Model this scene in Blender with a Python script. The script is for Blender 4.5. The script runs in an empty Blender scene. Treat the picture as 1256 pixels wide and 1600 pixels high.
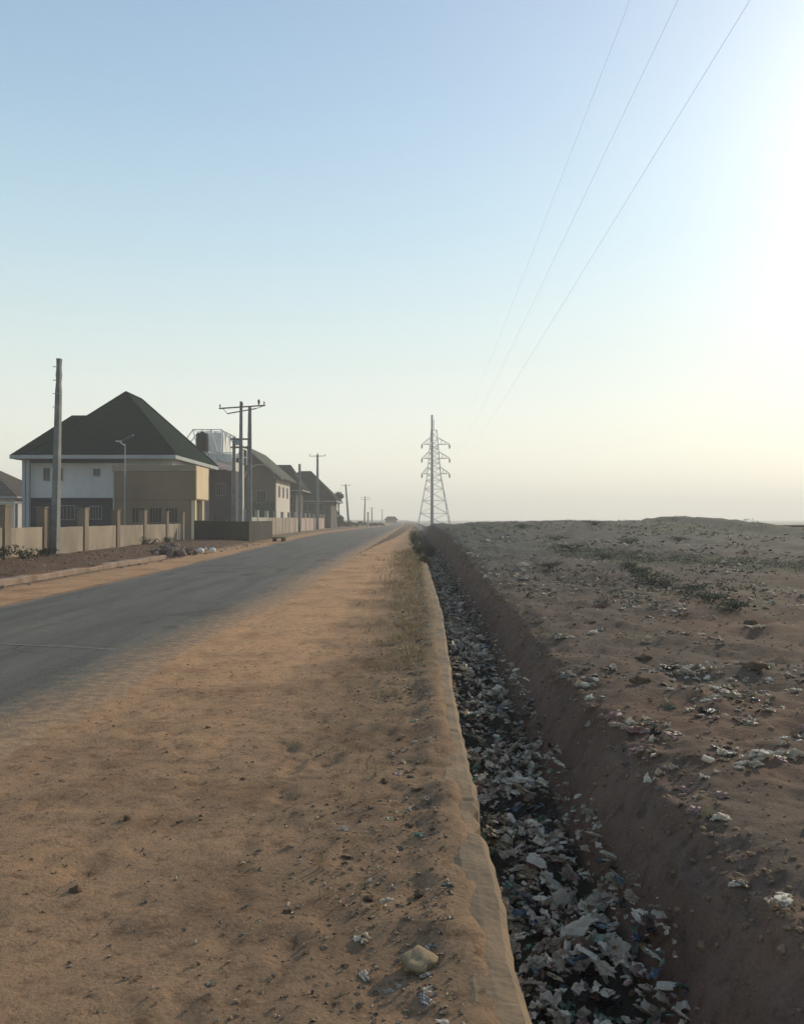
import bpy, bmesh, math, random
from mathutils import Vector, Matrix, noise
R = math.radians
C = bpy.context.scene
COL = C.collection
rnd = random.Random(7)

# ---------------------------------------------------------------- camera, sky, sun, exposure
CAM_H = 1.6; F = 1350.0; HZ = 811.0           # focal length and horizon in photo pixels (1256 wide)
cd = bpy.data.cameras.new('camera'); cam = bpy.data.objects.new('camera', cd); COL.objects.link(cam)
cam.location = (0, 0, CAM_H); cam.rotation_euler = (R(90) + math.atan((HZ - 800) / F), 0, 0)
cd.sensor_fit = 'HORIZONTAL'; cd.sensor_width = 36; cd.lens = F / 1256 * 36
cd.clip_start = 0.05; cd.clip_end = 9000
C.camera = cam
SUN_AZ, SUN_EL = R(40.5), R(19)
w = bpy.data.worlds.new('World'); C.world = w; w.use_nodes = True
nt = w.node_tree; nt.nodes.clear()
sky = nt.nodes.new('ShaderNodeTexSky'); sky.sky_type = 'NISHITA'; sky.sun_disc = False
sky.sun_elevation = SUN_EL; sky.sun_rotation = SUN_AZ
sky.air_density = 1.0; sky.dust_density = 1.5; sky.ozone_density = 2.0
bg = nt.nodes.new('ShaderNodeBackground'); bg.inputs['Strength'].default_value = 0.14
wo = nt.nodes.new('ShaderNodeOutputWorld')
# dusty air: the clear sky pales evenly towards the horizon all the way round
stc = nt.nodes.new('ShaderNodeTexCoord'); sxyz = nt.nodes.new('ShaderNodeSeparateXYZ'); nt.links.new(stc.outputs['Generated'], sxyz.inputs[0])
srp = nt.nodes.new('ShaderNodeValToRGB'); se = srp.color_ramp.elements
se[0].position = 0; se[0].color = (.9, .9, .9, 1); se[1].position = .62; se[1].color = (.45, .45, .45, 1)
for p_, c_ in ((.17, .86), (.31, .74), (.42, .62)):
    q_ = se.new(p_); q_.color = (c_, c_, c_, 1)
nt.links.new(sxyz.outputs[2], srp.inputs[0])
smx = nt.nodes.new('ShaderNodeMix'); smx.data_type = 'RGBA'; nt.links.new(srp.outputs[0], smx.inputs[0])
stt = nt.nodes.new('ShaderNodeValToRGB'); te = stt.color_ramp.elements   # cream at the horizon to clear cyan blue above
te[0].position = 0; te[0].color = (1.0, .97, .80, 1); te[1].position = .6; te[1].color = (.30, .46, .66, 1)
for p_, c_ in ((.08, (.90, .91, .78)), (.18, (.70, .81, .77)), (.31, (.50, .70, .78)), (.44, (.38, .58, .74))):
    q_ = te.new(p_); q_.color = (*c_, 1)
nt.links.new(sxyz.outputs[2], stt.inputs[0])
smu = nt.nodes.new('ShaderNodeVectorMath'); smu.operation = 'SCALE'; smu.inputs['Scale'].default_value = 7.0; nt.links.new(stt.outputs[0], smu.inputs[0])
nt.links.new(sky.outputs[0], smx.inputs[6]); nt.links.new(smu.outputs[0], smx.inputs[7])
nt.links.new(smx.outputs[2], bg.inputs[0]); nt.links.new(bg.outputs[0], wo.inputs[0])
sd = bpy.data.lights.new('sun', 'SUN'); sd.energy = 3.5; sd.angle = R(0.6); sd.color = (1.0, 0.84, 0.62)
sun = bpy.data.objects.new('sun', sd); COL.objects.link(sun)
sdir = Vector((math.sin(SUN_AZ) * math.cos(SUN_EL), math.cos(SUN_AZ) * math.cos(SUN_EL), math.sin(SUN_EL)))
sun.rotation_euler = sdir.to_track_quat('Z', 'Y').to_euler()
C.view_settings.view_transform = 'Standard'; C.view_settings.look = 'None'
C.view_settings.gamma = 1; C.view_settings.exposure = 0.24
C.cycles.max_bounces = 6; C.cycles.volume_bounces = 1
HAZE = 0.0011

# ---------------------------------------------------------------- helpers
def at(px, py, Y):
    return Vector(((px - 628) / F * Y, Y, CAM_H + (HZ - py) / F * Y))
def fx(px, Y): return (px - 628) / F * Y
def fz(py, Y): return CAM_H + (HZ - py) / F * Y
def lerp(a, b, t): return a + (b - a) * t
def table(t, y):
    if y <= t[0][0]: return t[0][1]
    for (a, b), (c, d) in zip(t, t[1:]):
        if y <= c: return b + (d - b) * (y - a) / (c - a)
    return t[-1][1]
def sm(a, b, x):
    t = min(1, max(0, (x - a) / (b - a))); return t * t * (3 - 2 * t)
def nz(x, y, s=1.0, o=0.0): return noise.noise(Vector((x * s + o, y * s - o, o * .37)))
def fbm(x, y, s, o=0.0, n=4):
    v = 0; a = 1
    for i in range(n):
        v += a * nz(x, y, s, o + i * 7.3); a *= .5; s *= 2.1
    return v

def mat(name, col, rough=0.85, col2=None, scale=3.0, bump=0.0, bscale=20.0, metal=0.0, spec=0.3, detail=6, contrast=(.35, .65), trans=0.0, streak=False, course=0.0):
    m = bpy.data.materials.new(name); m.use_nodes = True
    t = m.node_tree; b = t.nodes['Principled BSDF']
    b.inputs['Roughness'].default_value = rough; b.inputs['Metallic'].default_value = metal
    b.inputs['Specular IOR Level'].default_value = spec
    tc = t.nodes.new('ShaderNodeTexCoord')
    if col2 is None: col2 = tuple(c * .72 for c in col)
    n = t.nodes.new('ShaderNodeTexNoise'); n.inputs['Scale'].default_value = scale; n.inputs['Detail'].default_value = detail
    n.inputs['Roughness'].default_value = .62
    if streak:
        mp = t.nodes.new('ShaderNodeMapping'); mp.inputs['Scale'].default_value = (.55, .55, .3)
        t.links.new(tc.outputs['Object'], mp.inputs[0]); t.links.new(mp.outputs[0], n.inputs['Vector'])
    else: t.links.new(tc.outputs['Object'], n.inputs['Vector'])
    r = t.nodes.new('ShaderNodeValToRGB'); r.color_ramp.elements[0].position = contrast[0]; r.color_ramp.elements[1].position = contrast[1]
    r.color_ramp.elements[0].color = (*col2, 1); r.color_ramp.elements[1].color = (*col, 1)
    t.links.new(n.outputs['Fac'], r.inputs[0])
    if course:      # overlapping roof courses
        sx = t.nodes.new('ShaderNodeSeparateXYZ'); t.links.new(tc.outputs['Object'], sx.inputs[0])
        q = t.nodes.new('ShaderNodeMath'); q.operation = 'MULTIPLY'; q.inputs[1].default_value = 1 / course; t.links.new(sx.outputs[2], q.inputs[0])
        q2 = t.nodes.new('ShaderNodeMath'); q2.operation = 'FRACT'; t.links.new(q.outputs[0], q2.inputs[0])
        rr = t.nodes.new('ShaderNodeValToRGB'); e = rr.color_ramp.elements; e[0].position = .0; e[0].color = (.45, .45, .45, 1); e[1].position = .3; e[1].color = (1.25, 1.25, 1.25, 1)
        t.links.new(q2.outputs[0], rr.inputs[0]); mm = t.nodes.new('ShaderNodeMix'); mm.data_type = 'RGBA'; mm.blend_type = 'MULTIPLY'; mm.inputs[0].default_value = 1
        t.links.new(r.outputs[0], mm.inputs[6]); t.links.new(rr.outputs[0], mm.inputs[7]); t.links.new(mm.outputs[2], b.inputs['Base Color'])
    else: t.links.new(r.outputs[0], b.inputs['Base Color'])
    if bump:
        n2 = t.nodes.new('ShaderNodeTexNoise'); n2.inputs['Scale'].default_value = bscale; n2.inputs['Detail'].default_value = 8
        t.links.new(tc.outputs['Object'], n2.inputs['Vector'])
        bp = t.nodes.new('ShaderNodeBump'); bp.inputs['Strength'].default_value = bump; bp.inputs['Distance'].default_value = .05
        t.links.new(n2.outputs['Fac'], bp.inputs['Height']); t.links.new(bp.outputs[0], b.inputs['Normal'])
    if trans:
        tr = t.nodes.new('ShaderNodeBsdfTranslucent'); mx = t.nodes.new('ShaderNodeMixShader'); mx.inputs[0].default_value = trans
        t.links.new(r.outputs[0], tr.inputs[0]); t.links.new(b.outputs[0], mx.inputs[1]); t.links.new(tr.outputs[0], mx.inputs[2])
        t.links.new(mx.outputs[0], t.nodes['Material Output'].inputs[0])
    return m

class MB:
    def __init__(s): s.v = []; s.f = []
    def quad(s, *p):
        i = len(s.v); s.v += [tuple(q) for q in p]; s.f.append(tuple(range(i, i + len(p)))); return s
    def box(s, x0, x1, y0, y1, z0, z1, jit=0.0):
        i = len(s.v)
        for z in (z0, z1):
            for x, y in ((x0, y0), (x1, y0), (x1, y1), (x0, y1)):
                s.v.append((x + rnd.uniform(-jit, jit), y + rnd.uniform(-jit, jit), z + (rnd.uniform(-jit, jit) if z == z1 else 0)))
        for f in ((3, 2, 1, 0), (4, 5, 6, 7), (0, 1, 5, 4), (1, 2, 6, 5), (2, 3, 7, 6), (3, 0, 4, 7)):
            s.f.append(tuple(i + k for k in f))
        return s
    def tube(s, pts, rs, n=8, cap=True):
        pts = [Vector(p) for p in pts]
        if not isinstance(rs, (list, tuple)): rs = [rs] * len(pts)
        i0 = len(s.v)
        for k, p in enumerate(pts):
            d = (pts[min(k + 1, len(pts) - 1)] - pts[max(k - 1, 0)]).normalized()
            a = d.cross(Vector((0, 0, 1)) if abs(d.z) < .9 else Vector((0, 1, 0))).normalized(); b = a.cross(d).normalized()
            for j in range(n):
                an = 2 * math.pi * (j + .5) / n
                s.v.append(tuple(p + (a * math.cos(an) + b * math.sin(an)) * rs[k]))
        for k in range(len(pts) - 1):
            for j in range(n):
                a = i0 + k * n + j; b = i0 + k * n + (j + 1) % n
                s.f.append((a, b, b + n, a + n))
        if cap:
            s.f.append(tuple(i0 + j for j in range(n))[::-1]); e = i0 + (len(pts) - 1) * n
            s.f.append(tuple(e + j for j in range(n)))
        return s
    def bar(s, a, b, r): return s.tube([a, b], r, 4)
    def poly(s, verts, faces):
        i = len(s.v); s.v += [tuple(q) for q in verts]; s.f += [tuple(i + k for k in f) for f in faces]; return s
    def build(s, name, m, parent=None, smooth=False):
        o = Vector((0, 0, 0)); p = parent
        while p is not None: o += p.location; p = p.parent
        me = bpy.data.meshes.new(name)
        me.from_pydata([(x - o.x, y - o.y, z - o.z) for x, y, z in s.v], [], s.f)
        if smooth: me.polygons.foreach_set('use_smooth', [True] * len(me.polygons))
        me.materials.append(m); me.update()
        ob = bpy.data.objects.new(name, me); COL.objects.link(ob)
        if parent: ob.parent = parent
        return ob

def tag(o, label, cat, group=None):
    o['label'] = label; o['category'] = cat
    if group: o['group'] = group
    return o
def thing(name, label, cat, loc, group=None):
    o = bpy.data.objects.new(name, None); COL.objects.link(o); o.location = loc; o.empty_display_size = .2
    return tag(o, label, cat, group)
def kind(o, k, label=None, cat=None):
    o['kind'] = k
    if label: tag(o, label, cat)
    return o

# ---------------------------------------------------------------- terrain
def drift(y):                                  # the drain drifts slowly right with distance
    return table([(-60, -.02), (3, 0), (8, .07), (14.5, .28), (44, .68), (120, 1.6), (400, 3), (3000, 3)], y)
def wgt(u): return sm(-2.6, -1.2, u) * (1 - sm(8, 20, u))
def warp(u, y): return u + drift(y) * wgt(u)
def unwarp(x, y):
    u = x
    for _ in range(4): u = x - drift(y) * wgt(u)
    return u
RL = [(-60, -7.3), (15, -7.3), (25, -7.3), (38, -7.7), (74, -8.6), (103, -8.6), (150, -6.6), (200, -3.8), (400, -3), (2400, -2)]
RR = [(-60, -2.9), (5.7, -2.75), (9, -2.8), (13, -2.7), (17, -2.5), (25, -2.4), (74, -1.5), (200, .1), (400, 1.2), (2400, 4)]
def ridge_h(x):
    return table([(1, .7), (3, 1.15), (4.2, 1.40), (9, 1.48), (14.2, 1.47), (14.9, 1.72), (16, 1.72), (17.2, 1.3), (23, 1.0), (40, .6), (80, .2)], x)
PR = {}
_r = random.Random(5)
for _ in range(420):
    a, b_ = _r.uniform(-2.7, .0), 1.5 + 14 * _r.random() ** 1.4
    PR.setdefault((int(a // .5), int(b_ // .5)), []).append((a, b_, _r.uniform(-.5, .5), _r.uniform(.008, .02)))
def prints(u, y):
    z = 0; i, j = int(u // .5), int(y // .5)
    for di in (-1, 0, 1):
        for dj in (-1, 0, 1):
            for a, b_, an, d in PR.get((i + di, j + dj), ()):
                dx, dy = u - a, y - b_; c, s_ = math.cos(an), math.sin(an)
                p = ((dx * c + dy * s_) / .06) ** 2 + ((-dx * s_ + dy * c) / .14) ** 2
                if p < 6: z += d * (-math.exp(-p) + .45 * math.exp(-(p - 2.2) ** 2))
    return z
def hp(u, y):
    x = warp(u, y)
    l, r = table(RL, y), table(RR, y)
    z = 0.0
    if u < r:
        if x < l:
            z = .012 * fbm(x, y, 2.2, 3) * sm(0, .5, l - x)
            if u < -9.4 and 6 < y < 37: 
                if -10.0 <= u <= -9.45: z = -.38
                elif u < -10: z = .07 + .07 * fbm(x, y, .8, 9) + .03 * fbm(x, y, 2.5, 9)
            elif u < -9.4: z += .04 * fbm(x, y, .6, 9)
            if x < -10.3: z += .12 * sm(-10.3, -13, x) * (1 - sm(60, 70, y))
        else:
            q = min(x - l, r - x); z = -.04 * sm(.16, .42, q) + .007 * fbm(x, y, 1.7, 88, 4)
    else:
        e = sm(.0, .5, x - r)
        z = e * (.016 * fbm(x, y, 2.6, 1, 5) + .007 * fbm(x, y, 9, 5, 3) + .03 * sm(-1.0, .1, u) * (1 + fbm(x, y, 3, 2)) + (.034 + .034 * fbm(x, y, 2.4, 66, 3)) * sm(.02, .18, u) * (1 - sm(.25, .33, u)))
        if u < .05 and 1 < y < 17: z += prints(u, y) * e
        if u < -.8: z -= .014 * e * (math.exp(-((u + 1.25 + .12 * nz(0, y, .2, 6)) / .09) ** 2) + math.exp(-((u + 2.3 + .1 * nz(0, y, .2, 6)) / .09) ** 2))
        if u > .29:
            if u < .38: z = lerp(z, -.85, sm(.31, .37, u))
            else:
                bot = -.72 + .06 * fbm(x, y, 1.6, 12)
                top = .02 + .05 * fbm(x, y, .9, 21)
                rise = sm(4, 50, y) * ridge_h(x) 
                field = top + rise + (.06 * fbm(x, y, .8, 31) + .045 * fbm(x, y, 3.2, 33, 4)) * sm(1.6, 2.6, u)
                if y > 50:
                    field = lerp(field, -2.2 if x > 3 else -.5, sm(50, 72, y) * sm(2.2, 6, u))
                bk = 1.12 + .06 * fbm(x, y, .8, 41) ; tp = 1.55 + .13 * fbm(x, y, .9, 44) + .06 * nz(x, y, 3.3, 45) + .035 * nz(x, y, 9, 46)
                if y > 90: tp = lerp(tp, 6, sm(90, 200, y))
                t = min(1, max(0, (u - bk) / (tp - bk)))
                field -= .07 * (1 - sm(0, .35, u - tp)) * (.6 + fbm(x, y, 2.5, 47)) if u > tp - .1 else 0
                z = lerp(bot, field, t ** .85) if u > bk else bot
                if t > 0: z += (.018 * fbm(x, y, 6, 51) + .05 * fbm(x * .5, y, 2.2, 52) + .03 * nz(x * .3, y, 7, 53)) * (1 - .5 * t)
                z = lerp(z, -.2 if u < 3 else z, sm(70, 120, y))
    return z
def H(x, y): return hp(unwarp(x, y), y)

def zone(u, y):
    x = warp(u, y); l, r = table(RL, y), table(RR, y)
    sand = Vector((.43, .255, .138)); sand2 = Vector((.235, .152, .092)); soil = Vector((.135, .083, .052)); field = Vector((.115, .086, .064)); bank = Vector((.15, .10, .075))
    grass = Vector((.20, .145, .085)); dirt = Vector((.19, .123, .072))
    if u < r:
        if x < l:
            c = sand.lerp(soil, sm(1.4, 2.6, l - x)) * .92
            return c.lerp(Vector((.2, .155, .11)), sm(66, 80, y) * sm(1.4, 2.6, l - x))
        return soil
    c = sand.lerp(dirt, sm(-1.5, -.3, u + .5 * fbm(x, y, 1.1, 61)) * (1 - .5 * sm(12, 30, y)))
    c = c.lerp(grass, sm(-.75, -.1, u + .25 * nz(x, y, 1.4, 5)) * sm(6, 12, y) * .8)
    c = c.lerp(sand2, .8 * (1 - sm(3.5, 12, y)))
    if u > .33:
        t = sm(1.35, 1.9, u)
        f = field.lerp(Vector((.14, .088, .06)), sm(-.2, .5, fbm(x, y, .35, 71)) * (1 - sm(10, 25, y)))
        g = Vector((.115, .108, .088))
        f = f.lerp(g, sm(12, 30, y))
        # green weed band crossing the field
        yb = 24 - (x - 6) * .9; d = abs(y - yb) + 1.6 * fbm(x, y, .5, 77)
        f = f.lerp(Vector((.055, .07, .04)), (1 - sm(.4, 2.0, d)) * sm(4, 5.5, x) * (1 - sm(10.5, 12, x)) * .8)
        f = f.lerp(Vector((.08, .09, .055)), .6 * sm(.15, .5, fbm(x, y, .12, 79)) * sm(20, 30, y))
        c = bank.lerp(f, t)
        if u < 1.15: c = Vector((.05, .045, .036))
    return c

us = [-1500, -900, -500, -260, -150, -90, -60, -45, -35, -28, -23, -19, -16.5, -15, -14.2, -13.5, -12.6, -11.8, -11, -10.5, -10.02, -9.99, -9.75, -9.47, -9.44, -9.2, -8.9, -8.5, -8.1, -7.8, -7.5, -7.25, -7.0, -6.6, -6, -5.2, -4.5, -3.9, -3.5]
u = -3.2
while u < -.9: us.append(u); u += .07
while u < .28: us.append(u); u += .035
us += [.29, .31, .325, .345, .37, .40, .5, .6, .7, .8, .9, 1.0]
u = 1.06
while u < 2.4: us.append(u); u += .035
st = .05
while u < 30: us.append(u); u += st; st *= 1.045
us += [32, 36, 42, 52, 70, 100, 150, 240, 400, 700, 1100, 1500]
ys = [-60, -35, -20, -12, -8, -5, -3, -2, -1, 0, .6, 1.1, 1.6]
y = 2.0; st = .045
while y < 2500: ys.append(y); y += st; st = .045 if y < 6 else st * 1.025
ys.append(2600)
nx = len(us)
vs = []; cols = []
for y in ys:
    for u in us:
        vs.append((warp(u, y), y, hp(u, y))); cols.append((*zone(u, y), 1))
fs = []
for j in range(len(ys) - 1):
    for i in range(nx - 1):
        a = j * nx + i; fs.append((a, a + 1, a + 1 + nx, a + nx))
me = bpy.data.meshes.new('ground'); me.from_pydata(vs, [], fs)
ca = me.color_attributes.new('zone', 'FLOAT_COLOR', 'POINT')
ca.data.foreach_set('color', [k for c in cols for k in c])
me.polygons.foreach_set('use_smooth', [True] * len(me.polygons))
ground = bpy.data.objects.new('ground', me); COL.objects.link(ground); ground['kind'] = 'structure'

def dirt_nodes(m, zone_attr=True):
    t = m.node_tree; b = t.nodes['Principled BSDF']; L = t.links.new
    b.inputs['Roughness'].default_value = .95; b.inputs['Specular IOR Level'].default_value = .1
    tc = t.nodes.new('ShaderNodeTexCoord')
    at_ = t.nodes.new('ShaderNodeAttribute'); at_.attribute_name = 'zone'
    def nse(sc, det, rough=.6):
        n = t.nodes.new('ShaderNodeTexNoise'); n.inputs['Scale'].default_value = sc; n.inputs['Detail'].default_value = det; n.inputs['Roughness'].default_value = rough
        L(tc.outputs['Object'], n.inputs['Vector']); return n
    def ramp(src, stops):
        r = t.nodes.new('ShaderNodeValToRGB'); e = r.color_ramp.elements
        e[0].position, e[1].position = stops[0][0], stops[-1][0]
        e[0].color = (*stops[0][1], 1); e[1].color = (*stops[-1][1], 1)
        for p, c in stops[1:-1]:
            q = e.new(p); q.color = (*c, 1)
        L(src, r.inputs[0]); return r
    def mult(a, bb):
        x = t.nodes.new('ShaderNodeMix'); x.data_type = 'RGBA'; x.blend_type = 'MULTIPLY'; x.inputs[0].default_value = 1
        L(a, x.inputs[6]); L(bb, x.inputs[7]); return x.outputs[2]
    n1 = nse(.9, 8); n2 = nse(9, 8, .7); n3 = nse(55, 5, .7)
    c = mult(at_.outputs['Color'], ramp(n1.outputs['Fac'], [(.3, (.66, .62, .6)), (.5, (1, 1, 1)), (.72, (1.16, 1.12, 1.05))]).outputs[0])
    c = mult(c, ramp(n2.outputs['Fac'], [(.3, (.45, .42, .40)), (.47, (.98, .98, .98)), (.7, (1.15, 1.13, 1.1))]).outputs[0])
    c = mult(c, ramp(n3.outputs['Fac'], [(.3, (.72, .7, .7)), (.5, (1, 1, 1)), (.7, (1.12, 1.12, 1.12))]).outputs[0])
    L(c, b.inputs['Base Color'])
    ad = t.nodes.new('ShaderNodeMath'); ad.operation = 'ADD'
    L(n2.outputs['Fac'], ad.inputs[0])
    ml = t.nodes.new('ShaderNodeMath'); ml.operation = 'MULTIPLY'; ml.inputs[1].default_value = .35; L(n3.outputs['Fac'], ml.inputs[0]); L(ml.outputs[0], ad.inputs[1])
    bp = t.nodes.new('ShaderNodeBump'); bp.inputs['Strength'].default_value = .55; bp.inputs['Distance'].default_value = .05
    L(ad.outputs[0], bp.inputs['Height']); L(bp.outputs[0], b.inputs['Normal'])
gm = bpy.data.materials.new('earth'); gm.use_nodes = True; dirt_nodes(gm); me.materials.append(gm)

# road: one sheet; 'edge' holds the distance in metres to the nearer side, used for blown sand over worn tar
rv = []; rf = []; ed = []; K = 14
ry = [-60, -30, -10, 0]; y = 1.0
while y < 2300: ry.append(y); y += .25 if y < 30 else y * .02
for y in ry:
    l, r = table(RL, y), table(RR, y)
    l -= .10 + .06 * nz(0, y, .6, 3); r += .24 + .10 * nz(3, y, .55, 8) + .04 * nz(3, y, 3, 8)
    for k in range(K):
        t = k / (K - 1); x = lerp(l, r, t)
        rv.append((x, y, (.006 if 0 < k < K - 1 else -.004) + .035 * (1 - (2 * t - 1) ** 2))); ed.append(t)
for j in range(len(ry) - 1):
    for k in range(K - 1):
        a = j * K + k; rf.append((a, a + 1, a + 1 + K, a + K))
me = bpy.data.meshes.new('road'); me.from_pydata(rv, [], rf)
fa = me.attributes.new('across', 'FLOAT', 'POINT'); fa.data.foreach_set('value', ed)
me.polygons.foreach_set('use_smooth', [True] * len(me.polygons))
road = bpy.data.objects.new('road', me); COL.objects.link(road); road['kind'] = 'structure'
m = bpy.data.materials.new('tarmac'); m.use_nodes = True; t = m.node_tree; b = t.nodes['Principled BSDF']; L = t.links.new
b.inputs['Roughness'].default_value = .8; b.inputs['Specular IOR Level'].default_value = .25
tc = t.nodes.new('ShaderNodeTexCoord'); aa = t.nodes.new('ShaderNodeAttribute'); aa.attribute_name = 'across'
def N(sc, det=6, vec=None, mp=None):
    n = t.nodes.new('ShaderNodeTexNoise'); n.inputs['Scale'].default_value = sc; n.inputs['Detail'].default_value = det; n.inputs['Roughness'].default_value = .65
    if mp:
        q = t.nodes.new('ShaderNodeMapping'); q.inputs['Scale'].default_value = mp; L(tc.outputs['Object'], q.inputs[0]); L(q.outputs[0], n.inputs['Vector'])
    else: L(tc.outputs['Object'], n.inputs['Vector'])
    return n.outputs['Fac']
def RP(src, a, ca_, b_, cb):
    r = t.nodes.new('ShaderNodeValToRGB'); r.color_ramp.elements[0].position = a; r.color_ramp.elements[1].position = b_
    r.color_ramp.elements[0].color = (*ca_, 1); r.color_ramp.elements[1].color = (*cb, 1); L(src, r.inputs[0]); return r.outputs[0]
def MT(op, a, bb):
    x = t.nodes.new('ShaderNodeMath'); x.operation = op
    for i, q in enumerate((a, bb)):
        if isinstance(q, (int, float)): x.inputs[i].default_value = q
        else: L(q, x.inputs[i])
    return x.outputs[0]
tar = RP(N(1.6, 8, mp=(1.6, .12, 1)), .35, (.078, .072, .058), .65, (.122, .112, .092))
grain = RP(N(60, 4), .3, (.7, .7, .7), .7, (1.25, 1.25, 1.25))
x = t.nodes.new('ShaderNodeMix'); x.data_type = 'RGBA'; x.blend_type = 'MULTIPLY'; x.inputs[0].default_value = 1; L(tar, x.inputs[6]); L(grain, x.inputs[7])
vr = t.nodes.new('ShaderNodeTexVoronoi'); vr.feature = 'DISTANCE_TO_EDGE'; vr.inputs['Scale'].default_value = .9
wv = t.nodes.new('ShaderNodeMix'); wv.data_type = 'VECTOR'; wv.inputs[0].default_value = .12
wn = t.nodes.new('ShaderNodeTexNoise'); wn.inputs['Scale'].default_value = 2.5; wn.inputs['Detail'].default_value = 6; L(tc.outputs['Object'], wn.inputs['Vector'])
L(tc.outputs['Object'], wv.inputs[4]); L(wn.outputs['Color'], wv.inputs[5]); L(wv.outputs[1], vr.inputs['Vector'])
crk = RP(vr.outputs['Distance'], .004, (1, 1, 1), .014, (0, 0, 0)); msk = RP(N(.35, 3), .5, (0, 0, 0), .62, (.75, .75, .75))
cm = MT('MULTIPLY', crk, msk)
x0_ = t.nodes.new('ShaderNodeMix'); x0_.data_type = 'RGBA'; L(cm, x0_.inputs[0]); L(x.outputs[2], x0_.inputs[6]); x0_.inputs[7].default_value = (.028, .026, .023, 1)
pt = RP(N(.5, 2, mp=(1, .5, 1)), .60, (1, 1, 1), .615, (.72, .72, .72))
x = t.nodes.new('ShaderNodeMix'); x.data_type = 'RGBA'; x.blend_type = 'MULTIPLY'; x.inputs[0].default_value = 1; L(x0_.outputs[2], x.inputs[6]); L(pt, x.inputs[7])
# dust: right side (across→1) strongly, left side lightly, plus patches
nb = N(.8, 7, mp=(1, .35, 1)); nf = N(7, 7)
right = MT('MULTIPLY', MT('SUBTRACT', aa.outputs['Fac'], .79), 4.6)
left = MT('MULTIPLY', MT('SUBTRACT', .075, aa.outputs['Fac']), 10)
base = MT('MAXIMUM', MT('MAXIMUM', right, 0), left)
dust = MT('ADD', base, MT('ADD', MT('MULTIPLY', MT('SUBTRACT', nb, .5), .9), MT('MULTIPLY', MT('SUBTRACT', nf, .5), 1.5)))
dm = RP(dust, .12, (0, 0, 0), .85, (1, 1, 1))
x2 = t.nodes.new('ShaderNodeMix'); x2.data_type = 'RGBA'; L(dm, x2.inputs[0]); L(x.outputs[2], x2.inputs[6]); L(RP(N(9, 8), .32, (.17, .105, .06), .6, (.36, .225, .12)), x2.inputs[7])
L(x2.outputs[2], b.inputs['Base Color'])
bp = t.nodes.new('ShaderNodeBump'); bp.inputs['Strength'].default_value = .6; bp.inputs['Distance'].default_value = .03; L(N(38, 8), bp.inputs['Height']); L(bp.outputs[0], b.inputs['Normal'])
me.materials.append(m)
# faint worn mark across the tar
mk = MB()
pts = [(-5.6, 10.85), (-5.0, 10.75), (-4.6, 10.66), (-4.1, 10.56), (-3.7, 10.47), (-3.45, 10.43)]
for (xa, ya), (xb, yb) in zip(pts, pts[1:]):
    def zz(x, y): 
        l, r = table(RL, y), table(RR, y); tt = (x - l) / (r - l); return .012 + .035 * (1 - (2 * tt - 1) ** 2)
    mk.quad((xa, ya - .022, zz(xa, ya)), (xb, yb - .02, zz(xb, yb)), (xb, yb + .02, zz(xb, yb)), (xa, ya + .022, zz(xa, ya)))
mk.build('road_marking', mat('worn paint', (.30, .29, .26), col2=(.11, .11, .10), scale=14))['kind'] = 'structure'

# ---------------------------------------------------------------- materials
M = {}
M['kerb'] = mat('kerb concrete', (.24, .16, .09), .95, (.13, .095, .062), 2.6, .2, 30)
M['conc'] = mat('old concrete', (.27, .265, .24), .9, (.17, .165, .155), 1.5, .3, 14, streak=True)
M['conc_d'] = mat('weathered pole concrete', (.20, .21, .20), .9, (.12, .13, .125), 2, .3, 14)
M['render'] = mat('sandcrete wall', (.28, .235, .18), .95, (.17, .14, .105), 1.1, .4, 12, streak=True)
M['pillar'] = mat('pillar sandcrete', (.20, .158, .115), .95, (.12, .092, .066), 1.4, .4, 12, streak=True)
M['pinkwall'] = mat('reddish wall', (.36, .27, .235), .92, (.27, .20, .17), .9, .3, 12, streak=True)
M['greywall'] = mat('pale grey wall', (.34, .34, .30), .92, (.24, .24, .215), .8, .3, 12, streak=True)
M['darkwall'] = mat('dark shaded blockwork', (.035, .032, .025), .98, (.02, .019, .015), 1.2, .5, 10, streak=True)  # shade on the block wall's camera-facing side is put into this colour
M['white'] = mat('off white paint', (.54, .55, .55), .8, (.40, .405, .405), .5, .1, 8, streak=True)
M['slate'] = mat('slate blue paint', (.035, .044, .05), .9, (.022, .03, .036), .5, .1, 8, streak=True)
M['trim'] = mat('fascia paint', (.30, .32, .32), .7, (.24, .26, .26), 1)
M['brown'] = mat('brown render', (.19, .142, .095), .95, (.115, .083, .055), .35, .2, 6, streak=True)
M['band'] = mat('pale brown band', (.24, .20, .14), .95, (.18, .15, .105), .5, .2, 6, streak=True)
M['sunlit'] = mat('beige render', (.62, .5, .33), .9, (.5, .39, .25), .8, .2, 8, streak=True)  # brown block's sunlit side and columns, sunlight put into the paler colour
M['roof'] = mat('green black roof tiles', (.004, .016, .0125), 1.0, (.0025, .010, .008), 1.6, .6, 9, spec=.04, course=.36)
M['roof2'] = mat('grey green roof tiles', (.085, .09, .07), 1.0, (.06, .065, .05), 1.4, .6, 9, spec=.08, course=.36)
M['roof3'] = mat('charcoal roof tiles', (.020, .021, .020), 1.0, (.012, .013, .012), 1.4, .6, 9, spec=.05, course=.36)
M['roof4'] = mat('brown roof sheet', (.07, .055, .045), 1.0, (.05, .04, .03), 1.4, .4, 9, spec=.08, course=.36)
M['mauve'] = mat('mauve grey render', (.06, .052, .054), .95, (.035, .03, .032), .5, .2, 6, streak=True)
M['wall2'] = mat('brown grey render', (.11, .095, .075), .95, (.075, .065, .05), .5, .2, 6, streak=True)
M['green'] = mat('green paint', (.04, .07, .045), .9, (.025, .05, .03), .5)
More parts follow.
